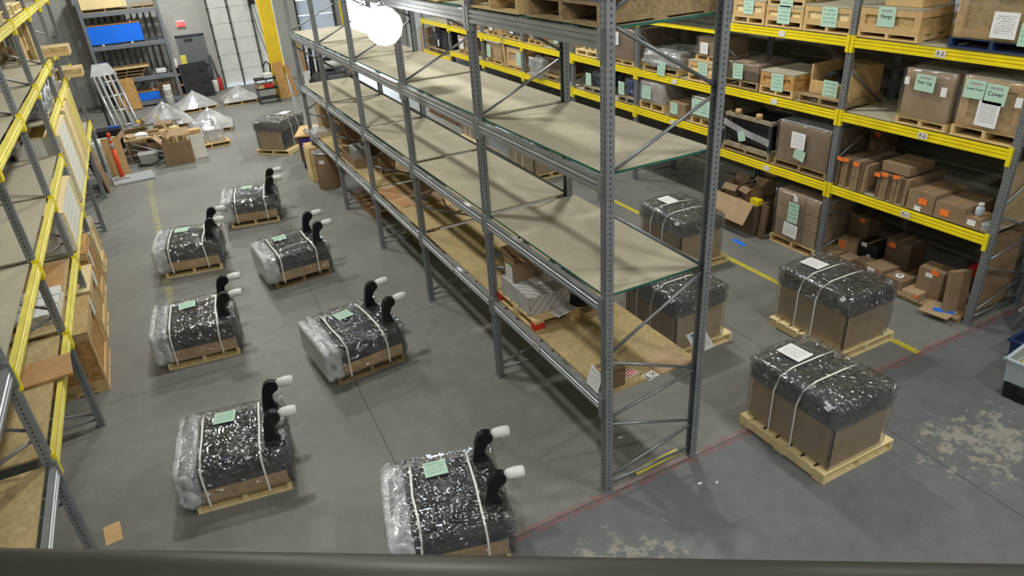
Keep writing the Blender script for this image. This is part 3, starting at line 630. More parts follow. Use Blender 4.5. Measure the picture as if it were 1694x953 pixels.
crate('small yellowish crate on top of the Flange crate', (RC(0.6) + 0.12, 2.0, T3 + 0.425), 0.6, 0.55, 0.30, skid=0, panel='orange_wood', mat='crate_tan')
def wrapped_load(label, loc, d, w, h, mat, pal='pine', ph=0.12, film_='wrap_soft', notes=(), seed=1, rz=0, name='wrapped_load', blue=False, battens=True, top='board'):
    t = thing(name, label, 'pallet load', loc, rz)
    pallet(t, d, w, 0, 0, 0, ph, pal, 5, 'x')
    pb('load_body', (d - 0.06, w - 0.06, h), (0, 0, ph + h / 2), mat, t, bev=0.01)
    if top: pb('top_sheet', (d - 0.05, w - 0.05, 0.012), (0, 0, ph + h + 0.006), top, t)
    if battens:
        for y in (-1, 1): pb('batten', (0.02, 0.12, h), (-(d - 0.06) / 2 - 0.008, y * (w - 0.18) / 2, ph + h / 2), 'crate_tan', t)
        for z in (0.06, h - 0.06): pb('batten', (0.02, w - 0.30, 0.11), (-(d - 0.06) / 2 - 0.008, 0, ph + z), 'crate_tan', t)
    MB().lump((0, 0, ph + h / 2 + 0.01), (d + 0.02, w - 0.0, h + 0.05), 7, 0.008, seed, 0.08).build('shrink_film', film_, t)
    for k in notes: note(t, d + 0.04, ph, h, *k)
    return t
wrapped_load('tall crate in clear film on dark blue pallet, right end of the top shelf', (RC(1.0), 0.66, T3), 1.0, 1.08, 0.75, 'osb', pal='navy', ph=0.13, notes=[('p', -0.12, 0.25, 0.30, 0.30), ('g', -0.42, 0.14, 0.22, 0.26), ('p', -0.12, 0.85, 0.30, 0.3)], seed=41)
# middle level, near bays
def scrap_load(label, loc, w):
    t = thing('wrapped_stack', label, 'pallet load', loc); pallet(t, 0.9, w, 0, 0, 0, 0.13, 'pine_worn', 5, 'x')
    pb('lower_box', (0.84, w - 0.06, 0.16), (0, 0, 0.21), 'card_dark', t); pb('upper_box', (0.74, w - 0.16, 0.11), (0.02, 0.03, 0.345), 'card', t)
    pb('loose_board', (0.7, 0.3, 0.02), (0, 0.12, 0.412), 'card_light', t, (0, 0, 0.1))
    MB().lump((0, 0, 0.29), (0.9, w - 0.01, 0.30), 6, 0.02, 51, 0.14).build('shrink_film', 'wrap_soft', t); note(t, 0.92, 0.13, 0.3, 'g', 0.06, 0.5, 0.24, 0.26, 0.03)
scrap_load('film wrapped brown stack with green note, left end of second right shelf', (RC(0.9), 4.76, T2), 0.84)
crate('flat strand board crate with hanging green note on the second right shelf', (RC(0.85), 3.94, T2), 0.85, 0.72, 0.25, skid=0.13, mat='osb_orange', panel='osb_orange', notes=[('g', -0.02, 0.35, 0.26, 0.28, 0.02)])
t = thing('boxed_machine', 'open sided wooden box holding a dark machine on the second right shelf', 'machine', (RC(0.9), 3.04, T2)); pallet(t, 0.9, 0.84, 0, 0, 0, 0.12, 'pine_worn', 5, 'x')
pb('side_board', (0.7, 0.03, 0.44), (0.08, 0.36, 0.34), 'crate_tan', t); pb('side_board', (0.7, 0.03, 0.44), (0.08, -0.36, 0.34), 'crate_tan', t); pb('front_board', (0.03, 0.68, 0.20), (-0.26, 0, 0.22), 'crate_tan', t); pb('back_board', (0.03, 0.68, 0.46), (0.42, 0, 0.35), 'pine_worn', t)
MB().lathe([(0.16, 0.12), (0.17, 0.30), (0.10, 0.36), (0.08, 0.50), (0.03, 0.53)], (0.06, 0, 0), 16).build('motor_body', 'dark_machine', t); MB().tube([(-0.28, 0.02, 0.44), (0.05, 0.0, 0.44)], 0.05, 12).build('shaft_tube', 'dark_machine', t)
note(t, 0.62, 0.12, 0.4, 'g', -0.06, 0.24, 0.27, 0.30)
wrapped_load('tall carton with the Rear Cap note on the second right shelf', (RC(0.95), 1.35, T2), 0.95, 0.74, 0.64, 'card_light', ph=0.10, notes=[('g', 0.02, 0.78, 0.28, 0.22, -0.03, ('Rear Cap',)), ('w', 0.28, 0.78, 0.07, 0.10), ('w', -0.26, 0.66, 0.08, 0.12)], seed=42, battens=False)
wrapped_load('big yellowish crate with two green Cover notes on the second right shelf', (RC(1.0), 0.48, T2), 1.0, 0.86, 0.62, 'osb', ph=0.14, notes=[('g', 0.22, 0.78, 0.27, 0.23, -0.02, ('Lower Cover',)), ('g', -0.04, 0.74, 0.27, 0.25, -0.03, ('Cover',)), ('p', 0.0, 0.34, 0.27, 0.32, -0.02), ('w', -0.33, 0.66, 0.08, 0.12)], seed=43)
# first level, near bays
t = thing('machine_frame', 'black machine in a steel frame with film band and green tag', 'machine', (RC(0.95), 4.50, T1)); pallet(t, 0.95, 1.16, 0, 0, 0, 0.10, 'pine_worn', 4, 'x')
for z in (0.13, 0.66):
    for x in (-0.44, 0.44): pb('frame_bar', (0.06, 1.12, 0.06), (x, 0, z), 'pine_grey', t)
    for y in (-0.53, 0.53): pb('frame_bar', (0.82, 0.06, 0.06), (0, y, z), 'pine_grey', t)
for x in (-0.44, 0.44):
    for y in (-0.53, 0.53): pb('frame_post', (0.05, 0.05, 0.47), (x, y, 0.395), 'steel_dark', t)
pb('machine_block', (0.76, 0.94, 0.44), (0, 0, 0.38), 'dark_machine', t, bev=0.03)
for y in (0.28, -0.22): MB().lathe([(0.06, 0.69), (0.06, 0.76), (0.045, 0.78)], (-0.42, y, 0), 12).build('end_cap', 'crate_tan', t)
MB().prism([(0.56, .46), (0.56, .58), (0, .46), (-0.56, .40), (-0.56, .28), (0, .35)], 'x', -0.492, -0.486).build('film_band', 'bag', t)
note(t, 0.99, 0.1, 0.55, 'g', 0.08, 0.42, 0.17, 0.17, 0.35)
wrapped_load('film wrapped brown carton with dusty grey top on the first right shelf', (RC(1.0), 3.26, T1), 1.0, 1.10, 0.66, 'card', ph=0.12, notes=[('p', 0.06, 0.62, 0.28, 0.27), ('g', 0.0, 0.28, 0.22, 0.17, -0.2)], seed=44, battens=False, top='grey_sheet', pal='pine_worn')
# flattened cartons standing on edge
def flat_stack(label, loc, w, h, n, lean, tags, d=0.8, mat='card'):
    t = thing('flat_carton_stack', label, 'cardboard', loc); st = w / n
    for k in range(n):
        y = w / 2 - st * (k + 0.5); hh = h * random.uniform(0.93, 1.0)
        pb('flat_carton', (d, st * 0.82, hh), (random.uniform(-.015, .015), y, hh / 2), mat if k % 3 else 'card_dark', t, (R(lean * k / n), 0, 0))
        pb('fold_line', (0.002, st * 0.8, 0.006), (-d / 2 - 0.017, y, hh * 0.42), 'card_dark', t)
    for y, z in tags: sheet(t, (-d / 2 - 0.03, y, h * z), (0.10, 0.06), '-x', 'orange_tag', random.uniform(-.2, .2), 'orange_tag')
    return t
flat_stack('flattened cartons on edge with three orange tags, left on the first shelf', (RC(0.8) + 0.03, 2.28, T1), 0.56, 0.46, 8, 3, [(0.22, 0.93), (0.11, 0.95), (-0.08, 0.9)])
flat_stack('flattened cartons on edge with orange tags, beside the closed boxes', (RC(0.8) + 0.03, 1.58, T1), 0.52, 0.40, 8, 4, [(0.24, 0.88), (0.12, 0.96), (-0.06, 0.98)])
carton('tall brown carton with an orange tag behind the flattened cartons', (6.98, 2.45, T1), 0.3, 0.28, 0.75, 'card_dark', tags=[('o', 0.0, 0.92, 0.1)])
carton('flat brown box laid across the second stack of flattened cartons', (RC(0.55) + 0.1, 1.62, T1 + 0.402), 0.55, 0.44, 0.14, 'card')
carton('brown box with orange tag, middle of the first right shelf', (RC(0.7), 1.09, T1), 0.7, 0.40, 0.29, 'card', tags=[('o', -0.04, 0.55, 0.13), ('w', 0.02, 0.15, 0.1)])
carton('wide brown box with orange tag, right of the middle box on first shelf', (RC(0.65), 0.66, T1), 0.65, 0.42, 0.24, 'card', tags=[('o', 0.06, 0.42, 0.13)])
carton('small brown box with white label at the right end of first shelf', (RC(0.35), 0.34, T1), 0.35, 0.22, 0.15, 'card', tags=[('w', 0.0, 0.55, 0.11)])
t = thing('parts_bottle', 'clear plastic bottle standing on the small labelled box', 'bottle', (6.24, 0.35, T1 + 0.152)); MB().lathe([(0.05, 0.0), (0.055, 0.02), (0.055, 0.10), (0.03, 0.13)], n=14).build('bottle_body', 'clearbin', t); MB().lathe([(0.034, 0.13), (0.034, 0.17)], n=14).build('cap', 'white_plastic', t)
t = tag(MB().lump((0, 0, 0.06), (0.22, 0.2, 0.12), 4, 0.12, 61, 0.5).build('parts_bag', 'bag', None, (6.22, 0.17, T1)), 'crumpled clear plastic bag at the right end of first shelf', 'bag')
tag(pb('cardboard_sheet', (0.9, 0.03, 0.85), (6.72, 0.17, T1 + 0.43), 'card_light', None, (R(-4), 0, 0)), 'tall upright cardboard sheet closing the right end of first shelf', 'cardboard')
# floor level, near bays
t = thing('low_platform', 'low dark wooden platform on the floor under the right rack', 'platform', (6.47, 1.33, 0))
for x in (-0.42, 0, 0.42): pb('bearer', (0.06, 2.4, 0.06), (x, 0, 0.03), 'pine_worn', t)
for k in range(12): pb('deck_board', (0.98, 0.18, 0.02), (0, -1.1 + k * 0.2, 0.07), 'pine_worn', t)
PZ = 0.08
FB = [('open topped brown box with a white tag, left end of the low platform', 6.30, 2.44, 0.28, 0.26, 0.12, 'card', ('w', 0.0, 0.5, 0.08)), ('flat brown box third from the left on the low platform', 6.24, 2.13, 0.26, 0.22, 0.12, 'card', None), ('brown box beside the flat box on the low platform', 6.30, 1.90, 0.26, 0.20, 0.14, 'card_dark', None),
      ('larger brown box with white label, front of the low platform', 6.30, 1.59, 0.36, 0.34, 0.17, 'card', ('w', 0.04, 0.6, 0.13)), ('brown box carrying a white roll, front of the low platform', 6.22, 1.22, 0.30, 0.30, 0.15, 'card', ('w', 0.05, 0.5, 0.11)), ('low tan tray with an orange corner, front of the low platform', 6.18, 0.90, 0.34, 0.26, 0.08, 'card_light', ('o', -0.1, 0.7, 0.06))]
for lab, x, y, d, w_, h, m, tg in FB: carton(lab, (x, y, PZ), d, w_, h, m, tape_=False, tags=[tg] if tg else (), rz=random.uniform(-.1, .1), group=None)
t = thing('tape_roll', 'white paper roll lying on a box of the low platform', 'roll', (6.18, 1.2, PZ + 0.152)); MB().lathe([(0.06, 0), (0.06, 0.03)], n=16).build('roll_body', 'paper', t); MB().lathe([(0.025, 0.03), (0.025, 0.034)], n=12).build('core', 'card', t)
carton('tall brown carton with orange and white tags on the low platform', (6.36, 0.86 - 0.08, PZ), 0.30, 0.36, 0.44, 'card', tags=[('o', -0.05, 0.93, 0.11), ('w', 0.02, 0.8, 0.1)], rz=0.1)
carton('reddish carton with an orange tag at the back of the platform', (6.86, 1.62, PZ), 0.4, 0.42, 0.46, 'card_dark', tags=[('o', 0.1, 0.8, 0.12)])
carton('grey brown box with white labels behind the front row on the platform', (6.72, 2.05, PZ), 0.34, 0.34, 0.30, 'dark_machine', tags=[('w', 0.08, 0.85, 0.1), ('w', -0.03, 0.3, 0.06)])
carton('tall dark carton with a high orange tag in the platform corner', (6.9, 2.42, PZ), 0.35, 0.36, 0.62, 'card_dark', tags=[('o', -0.05, 0.9, 0.1)])
carton('stack of thin boards with orange tags near the platform left end', (6.55, 2.40, PZ), 0.22, 0.30, 0.26, 'card_light', rz=0.25, tags=[('o', 0.08, 0.8, 0.09), ('o', 0.05, 0.5, 0.09)])
carton('wide dark box with orange and white tags, right on the platform', (6.68, 0.41, PZ), 0.4, 0.32, 0.24, 'card_dark', tags=[('o', 0.04, 0.7, 0.1), ('w', -0.08, 0.6, 0.12)])
carton('red strapped carton behind the wide dark box on the platform', (7.05, 0.45, PZ), 0.26, 0.4, 0.36, 'red', tags=[('w', -0.1, 0.9, 0.06)])
tag(pb('cardboard_sheet', (0.42, 0.40, 0.012), (6.02, 0.42, PZ + 0.006), 'card_light', None, (0, 0, 0.15)), 'flat cardboard sheet on the front edge of the low platform', 'cardboard')
tag(pb('tape_strip', (0.10, 0.26, 0.006), (6.02, 0.36, PZ + 0.016), 'blue_tape', None, (0, 0, 0.5)), 'bright blue strip lying on the flat cardboard sheet', 'tape')
tag(pb('cardboard_sheet', (0.08, 0.30, 0.62), (6.16, 0.33, PZ + 0.31), 'card', None, (0, R(4), R(70))), 'upright cardboard bundle leaning at the near end of the platform', 'cardboard')
def boxed_pallet():
    t = thing('wrapped_boxes', 'stack of tan boxes in grey film on a pallet under the right rack', 'pallet load', (FX + 0.42, 3.16, 0)); pallet(t, 0.95, 0.98, 0, 0, 0, 0.14, 'pine', 5, 'x')
    for r in range(3):
        for k in range(3):
            for j in range(2): pb('box', (0.42, 0.28, 0.27), (-0.22 + 0.44 * j, -0.3 + 0.3 * k, 0.28 + 0.285 * r), 'card_light', t, bev=0.006)
    MB().lump((0, 0, 0.57), (0.96, 0.96, 0.90), 7, 0.006, 71, 0.06).build('shrink_film', 'wrap_soft', t)
    note(t, 0.98, 0.14, 0.86, 'g', 0.02, 0.62, 0.22, 0.36); note(t, 0.98, 0.14, 0.86, 'p', 0.04, 0.24, 0.30, 0.24, -0.05); note(t, 0.98, 0.14, 0.86, 'w', 0.0, 0.92, 0.08, 0.10)
boxed_pallet()
t = thing('scrap_carton', 'big open carton with a hanging front flap, under the right rack', 'box', (6.30, 4.42, 0)); 
for y in (-0.5, 0.5): pb('carton_side', (0.8, 0.012, 0.56), (0, y, 0.30), 'card_dark', t)
for x in (-0.4, 0.4): pb('carton_side', (0.012, 1.0, 0.56), (x, 0, 0.30), 'card_dark', t)
pb('carton_bottom', (0.8, 1.0, 0.02), (0, 0, 0.01), 'card_dark', t); pb('flap', (0.42, 0.98, 0.012), (-0.53, 0.02, 0.44), 'card_light', t, (0, R(-58), 0))
pb('contents_board', (0.74, 0.94, 0.02), (0, 0, 0.52), 'card', t)
carton('small open carton with raised flaps, left in the big scrap carton', (6.2, 4.72, 0.54), 0.3, 0.3, 0.22, 'card', open_=True, rz=0.15)
carton('small open carton with a white paper inside, in the big scrap carton', (6.24, 4.34, 0.54), 0.28, 0.28, 0.24, 'card', open_=True, rz=-0.2)
carton('little yellow box in the big scrap carton', (6.08, 4.08, 0.54), 0.12, 0.2, 0.10, 'yellow', tape_=False)
carton('open carton pushed far back in the big scrap carton', (6.62, 4.40, 0.54), 0.2, 0.3, 0.32, 'card_light', open_=True, rz=0.1)
tag(pb('tape_strip', (0.10, 0.32, 0.004), (5.52, 3.86, 0.002), 'blue_tape', None, (0, 0, R(-10))), 'blue tape strip stuck to the floor before the right rack', 'tape')
tag(pb('wood_plank', (0.05, 0.12, 0.62), (5.98, 3.78, 0.31), 'card_dark', None, (0, R(6), 0)), 'short upright brown plank leaning between carton and wrapped boxes', 'plank')

# farther bays, levels at 1.66 and 2.46
U2, U1 = 2.46, 1.66
t = thing('draped_load', 'low load under loose shiny film on the second shelf beyond the middle rack end', 'pallet load', (RC(0.9), 7.0, U2)); pallet(t, 0.9, 1.1, 0, 0, 0, 0.12, 'pine', 5, 'x')
pb('load_body', (0.8, 0.95, 0.20), (0, 0, 0.22), 'card_dark', t); MB().lump((-0.02, -0.02, 0.27), (0.95, 1.2, 0.34), 7, 0.06, 81, 0.3).build('loose_film', 'bag', t); note(t, 1.0, 0.1, 0.3, 'g', -0.12, 0.05, 0.24, 0.28, -0.1)
crate('flat tan crate on film wrapped base with green note, second shelf far bay', (RC(0.85), 5.75, U2), 0.85, 0.78, 0.26, skid=0.12, notes=[('g', -0.02, 0.5, 0.26, 0.22)], panel='pine_pale')
wrapped_load('small brown box wrapped in reddish film, stacked on the flat tan crate', (RC(0.7) + 0.05, 5.68, U2 + 0.385), 0.7, 0.66, 0.30, 'card_light', ph=0.10, notes=[('p', 0.08, 0.45, 0.2, 0.2)], seed=82, battens=False, film_='wrap_soft')
wrapped_load('tan carton with green note and loose white film, first shelf far bay', (RC(0.85), 7.24, U1), 0.85, 0.80, 0.40, 'card_light', ph=0.16, notes=[('g', 0.14, 0.5, 0.3, 0.26)], seed=83, battens=False, film_='bag')
carton('small tan box with green paper on a narrow skid, first shelf far bay', (RC(0.5), 6.42, U1 + 0.0), 0.5, 0.5, 0.30, 'card', tags=[('g', 0.08, 0.6, 0.22, 0.22)])
wrapped_load('square box covered in green papers beside the small tan box', (RC(0.6), 5.70, U1), 0.6, 0.58, 0.36, 'card_light', ph=0.14, notes=[('g', 0.0, 0.55, 0.5, 0.30)], seed=84, battens=False)
wrapped_load('tall brown carton with white film cap on second shelf, behind near post', (RC(0.8), 8.3, U2), 0.8, 0.8, 0.62, 'card', ph=0.10, notes=[('p', 0.2, 0.7, 0.2, 0.26)], seed=85, battens=False)
for z, lab in ((0, 'empty wooden pallet on the second far shelf, lower of two'), (0.13, 'smaller pallet piece lying on the empty pallet of the far shelf')):
    t = thing('wooden_pallet', lab, 'pallet', (RC(0.8), 9.72 - z, U2 + z)); pallet(t, 0.8, 0.92 if not z else 0.5, 0, 0, 0, 0.13, 'pine_pale', 5, 'x')
for y, lab, sd in ((9.45, 'dark blue wrapped motor with green note on grey pallet, first far shelf', 86), (8.12, 'bright blue plastic bundle with green tag on first far shelf', 87)):
    t = thing('wrapped_motor', lab, 'pallet load', (RC(0.8), y, U1)); pallet(t, 0.8, 0.82 if sd == 86 else 0.62, 0, 0, 0, 0.12, 'pine_grey', 5, 'x')
    MB().lump((0.05, 0.0, 0.29), (0.6, 0.62 if sd == 86 else 0.56, 0.34), 6, 0.08, sd, 0.5).build('wrapped_body', 'navy' if sd == 86 else 'blue_plastic', t); MB().lump((0.05, 0.0, 0.30), (0.64, 0.66 if sd == 86 else 0.6, 0.38), 6, 0.07, sd, 0.45).build('blue_film', 'wrap', t)
    note(t, 0.72, 0.12, 0.3, 'g', 0.24, 0.55, 0.22, 0.28)
t = thing('bagged_part', 'dark part with a crumpled clear bag hanging over the yellow beam', 'machine', (RC(0.9), 11.6, U1)); pallet(t, 0.9, 1.0, 0, 0, 0, 0.12, 'pine_worn', 5, 'x'); pb('dark_block', (0.7, 0.85, 0.40), (0.05, -0.02, 0.32), 'card_dark', t, bev=0.03)
MB().lump((-0.42, 0.38, 0.24), (0.34, 0.62, 0.52), 6, 0.10, 88, 0.45).build('hanging_bag', 'bag', t)
crate('tan carton crate with green note next to a plank, first far shelf', (RC(0.8), 13.4, U1), 0.8, 0.95, 0.48, skid=0.10, panel='card_light', mat='crate_tan', notes=[('g', -0.25, 0.45, 0.26, 0.34)], lid='grey_sheet')
wrapped_load('pale box with green note, left of the plank on first far shelf', (RC(0.8), 14.72, U1), 0.8, 0.98, 0.46, 'crate_tan', ph=0.11, notes=[('g', 0.28, 0.5, 0.26, 0.34)], seed=89, battens=False)
tag(pb('white_sheet', (0.6, 1.05, 0.02), (6.35, 14.75, 2.29), 'paper', None, (0, 0, 0)), 'white sheet lying flat above the pale box on the far shelf', 'sheet')
tag(pb('wood_plank', (0.05, 0.08, 1.25), (6.06, 14.02, 2.285), 'rope_wood', None, (R(-4), R(-5), 0)), 'thin plank leaning upright against the far yellow beams', 'plank')
wrapped_load('brown crate with papers on white pallet beside the dark cable reel', (RC(0.8), 16.9, U1), 0.8, 0.9, 0.42, 'card', ph=0.12, notes=[('p', 0.1, 0.5, 0.3, 0.3)], seed=90, battens=True)
for y, lab, m, hh in ((14.7, 'pale low crate on second far shelf above the white sheet', 'crate_tan', 0.24), (13.4, 'dark boxed part with a white paper on second far shelf', 'dark_machine', 0.28), (12.2, 'orange brown carton on second far shelf above the crumpled bag', 'orange_wood', 0.32), (11.0, 'tan carton with green paper on second far shelf', 'card_light', 0.26), (16.6, 'dusty brown carton on second shelf near the cable reel', 'card', 0.34), (17.4, 'pinkish wrapped carton at the far end of the second shelf', 'card_light', 0.3)):
    wrapped_load(lab, (RC(0.8), y, U2), 0.8, 0.72, hh, m, ph=0.12, notes=[('g' if y < 12 else 'p', 0.05, 0.5, 0.2, 0.18)], seed=int(y * 10), battens=False)
t = thing('cable_reel', 'big dark cable reel with white tags on a pallet in the last bay', 'reel', (RC(1.0), 19.35, 1.44)); pallet(t, 1.0, 1.5, 0, 0, 0, 0.12, 'pine_worn', 5, 'x')
for x in (-0.34, 0.34):
    m = MB(); m.lathe([(0.36, -0.03), (0.40, -0.03), (0.40, 0.03), (0.36, 0.03)], n=24); o = m.build('reel_flange', 'black_matte', t, (x, 0.2, 0.53), (0, R(90), 0))
MB().lathe([(0.26, -0.32), (0.26, 0.32)], n=24).build('cable_winding', 'dark_machine', t, (0, 0.2, 0.53), (0, R(90), 0)); MB().lathe([(0.12, -0.40), (0.12, 0.40)], n=16).build('hub', 'steel_dark', t, (0, 0.2, 0.53), (0, R(90), 0))
pb('dark_box', (0.8, 0.62, 0.62), (0.05, -0.42, 0.43), 'dark_machine', t); sheet(t, (-0.39, 0.30, 0.78), (0.12, 0.22), '-x', 'paper'); sheet(t, (-0.39, 0.02, 0.32), (0.12, 0.22), '-x', 'paper')
for y, lab, w_ in ((20.9, 'tall tan box standing past the end of the right rack', 0.5),):
    carton(lab, (6.6, y + 0.25, 0), 0.7, w_, 2.1, 'card_light')
# second-row goods glimpsed on the floor through the gap behind the middle rack
for k, (y, lab, m) in enumerate(((16.6, 'brown taped carton on the right aisle floor, farthest of three', 'card_dark'), (15.4, 'brown taped carton on the right aisle floor, middle of three', 'card_dark'), (14.2, 'brown taped carton on the right aisle floor, nearest of three', 'card_dark'))):
    carton(lab, (5.1, y, 0), 0.7, 1.05, 0.62, m)
big_carton('black topped carton farther back in the right aisle beyond the others', (4.1, 9.0), 0, 36)
big_carton('black topped carton in the right aisle before the taped cartons', (4.25, 12.3), 0, 37)
crate('grey panel crate with a yellow stripe in the right aisle', (4.75, 11.05, 0), 1.0, 1.4, 0.55, panel='grey_sheet', mat='pine_grey', lid='grey_sheet')

# ================================================================== middle rack: goods
Z1, Z2, Z4 = 1.2, 2.32, 4.63
t = thing('red_corner_pallet', 'wooden block pallet with red corners on the lowest middle shelf', 'pallet', (0.56, 1.95, Z1))
for x in (-0.48, 0, 0.48):
    for y in (-0.44, 0, 0.44):
        c = abs(x) > 0.1 and abs(y) > 0.1; pb('corner_block' if c else 'block', (0.13, 0.10, 0.085), (x, y, 0.0625), 'red' if c else 'pine', t)
for x in (-0.48, 0, 0.48): pb('bottom_board', (0.12, 0.98, 0.02), (x, 0, 0.01), 'pine', t); pb('cross_board', (0.12, 0.98, 0.018), (x, 0, 0.114), 'pine', t)
for k in range(5): pb('deck_board', (1.09, 0.15, 0.018), (0, -0.41 + k * 0.205, 0.132), 'pine', t)
PT = Z1 + 0.141
def hatch_box(label, loc, d, w, h, rz=0.0):
    t = thing('patterned_carton', label, 'box', loc, rz); pb('carton_body', (d, w, h), (0, 0, h / 2), 'hatch', t, bev=0.004)
    pb('tape_strip', (d + 0.003, 0.06, 0.003), (0, 0, h), 'clearbin', t); sheet(t, (0.1, 0.0, h + 0.003), (0.3, 0.22), 'top', 'print_white', 0.0, 'label_sheet'); pb('edge_slot', (0.004, 0.004, h * 0.95), (-d / 2, -w / 2, h / 2), 'black_matte', t)
hatch_box('white carton with diagonal dash pattern, front of red cornered pallet', (0.30, 1.95, PT), 0.54, 0.72, 0.24)
hatch_box('second dash patterned carton at the back of red cornered pallet', (0.86, 2.05, PT), 0.44, 0.6, 0.24)
t = carton('brown open carton with white sheet standing on the patterned carton', (0.27, 2.15, PT + 0.246), 0.40, 0.26, 0.24, 'card', open_=False, tags=[('p', -0.01, 0.34, 0.17, 0.22), ('d', -0.06, 0.86, 0.03, 0.03)])
pb('flap', (0.38, 0.14, 0.006), (0, 0.19, 0.28), 'card_light', t, (R(40), 0, 0)); pb('flap', (0.12, 0.24, 0.006), (-0.2, 0.0, 0.29), 'card_light', t, (0, R(72), 0))
tag(sheet(None, (0.42, 1.50, PT + 0.008), (0.30, 0.16), 'top', 'print_white', 0.2, 'brochure'), 'printed blue grey leaflet on the front edge of red cornered pallet', 'leaflet')
t = thing('black_fitting', 'black round fitting lying on the red cornered pallet', 'machine part', (0.72, 1.58, PT)); MB().lathe([(0.14, 0), (0.14, 0.04), (0.07, 0.06), (0.07, 0.03)], n=18).build('flange_ring', 'black', t); pb('lug', (0.10, 0.06, 0.03), (0.16, 0, 0.02), 'black', t)
t = carton('brown carton with a hanging white notice at the near rack post', (0.16, 0.19, Z1), 0.26, 0.18, 0.22, 'card_dark'); sheet(t, (-0.155, 0.03, 0.11), (0.20, 0.22), '-x', 'print_white', -0.1, 'paper_note', tilt=-0.25); sheet(t, (-0.134, -0.07, 0.04), (0.05, 0.06), '-x', 'green_dot', 0.1, 'green_label')
tag(pb('cardboard_sheet', (0.42, 0.34, 0.008), (0.90, 0.23, Z1 + 0.004), 'card_light', None, (0, 0, 0.06)), 'flat brown cardboard sheet at the near corner of the lowest middle shelf', 'cardboard')
t = tag(pb('white_card', (0.15, 0.11, 0.004), (0.60, 0.09, Z1 + 0.002), 'paper', None, (0, 0, 0.15)), 'white card marked with a cross on the lowest middle shelf', 'card')
pb('cross_stroke', (0.08, 0.008, 0.001), (0.03, 0, 0.0025), 'ink', t, (0, 0, 0.8)); pb('cross_stroke', (0.08, 0.008, 0.001), (0.03, 0, 0.0027), 'ink', t, (0, 0, -0.6)); pb('print_line', (0.012, 0.08, 0.001), (-0.045, 0, 0.0025), 'ink', t); pb('print_line', (0.01, 0.08, 0.001), (-0.062, 0, 0.0025), 'ink', t)
t = tag(pb('red_label', (0.14, 0.12, 0.003), (0.45, 0.24, Z1 + 0.0015), 'paper', None, (0, 0, 0.1)), 'red and white label stuck on the lowest middle shelf', 'label')
for k in range(4): pb('red_bar', (0.018, 0.11, 0.001), (-0.05 + 0.033 * k, 0, 0.002), 'red', t)
t = thing('rack_notice', 'grey printed notice sheet fixed to the near rear rack post', 'notice', (1.24, 0.10, 1.39)); sheet(t, (0, 0, 0), (0.20, 0.27), '-y', 'print_white', R(28), 'notice_sheet'); pb('header_band', (0.12, 0.002, 0.03), (-0.05, -0.003, 0.09), 'ink_blue', t, (0, R(-28), 0)); t.rotation_euler = (0, 0, R(-30))
# flat boards, tray and clutter on the farther lowest shelves
for k, (x, y, a, sx, sy, m, lab) in enumerate(((0.30, 6.75, 0.12, 0.5, 1.05, 'orange_wood', 'orange brown flat sheet on the lowest shelf beside the tray'), (0.62, 6.55, 0.05, 0.7, 0.85, 'card_light', 'pale flat cardboard sheet overlapping the orange brown sheet'), (0.93, 5.95, -0.25, 0.30, 0.7, 'crate_tan', 'narrow tan sheet angled at the back of the lowest shelf'), (0.85, 5.62, 0.3, 0.40, 0.34, 'card_light', 'small cardboard piece at the edge of the flat sheets'))):
    tag(pb('flat_sheet', (sx, sy, 0.010), (x, y, Z1 + 0.006 + 0.011 * k), m, None, (0, 0, a)), lab, 'cardboard')
t = thing('wire_stand', 'small wooden and wire stand on the lowest middle shelf', 'stand', (0.48, 8.1, Z1))
for x in (-0.14, 0.14): pb('upright_board', (0.02, 0.10, 0.34), (x, 0, 0.17), 'card_light', t)
for k in range(4): pb('slat', (0.28, 0.02, 0.02), (0, -0.1 + 0.06 * k, 0.02), 'rope_wood', t)
pb('back_board', (0.26, 0.02, 0.3), (0, 0.1, 0.17), 'card_light', t, (R(-15), 0, 0))
t = thing('cardboard_tray', 'large low brown cardboard tray on the fourth bay of the lowest shelf', 'tray', (0.56, 9.35, Z1))
pb('tray_bottom', (1.0, 1.0, 0.01), (0, 0, 0.005), 'card', t)
for y in (-0.5, 0.5): pb('tray_side', (1.0, 0.012, 0.20), (0, y, 0.10), 'card', t)
for x in (-0.5, 0.5): pb('tray_side', (0.012, 1.0, 0.20), (x, 0, 0.10), 'card', t)
carton('dark brown box standing in the cardboard tray', (0.75, 9.55, Z1 + 0.012), 0.35, 0.4, 0.42, 'card_dark'); carton('grey covered box in the cardboard tray', (0.35, 9.5, Z1 + 0.012), 0.3, 0.5, 0.25, 'grey_plastic', tape_=False)
tag(pb('cardboard_sheet', (0.03, 1.8, 0.75), (1.02, 7.35, Z1 + 0.38), 'card', None, (0, R(3), 0)), 'tall brown cardboard sheet along the back of the lowest shelf', 'cardboard')
carton('tall brown carton at the far end of the lowest shelf', (0.42, 10.75, Z1), 0.35, 0.6, 0.55, 'card'); carton('open brown carton behind the tall carton on the lowest shelf', (0.85, 11.3, Z1), 0.4, 0.6, 0.5, 'card_dark', open_=True)
tag(MB().lump((0, 0, 0.06), (0.4, 0.5, 0.14), 5, 0.1, 91, 0.5).build('white_bag', 'bag', None, (0.10, 12.0, Z1)), 'crumpled white bag at the far end of the lowest shelf', 'bag')
t = thing('wood_scraps', 'small bundle of wooden sticks beside the tall carton', 'wood', (0.18, 10.2, Z1))
for k in range(5): pb('stick', (0.03, 0.4, 0.03), (random.uniform(-.1, .1), random.uniform(-.1, .1), 0.016 + 0.032 * k), 'rope_wood', t, (0, 0, random.uniform(-.8, .8)))
carton('big pale board carton leaning behind the far lowest shelf', (0.55, 13.0, 0.0), 0.4, 0.5, 1.75, 'card_light', tape_=False)
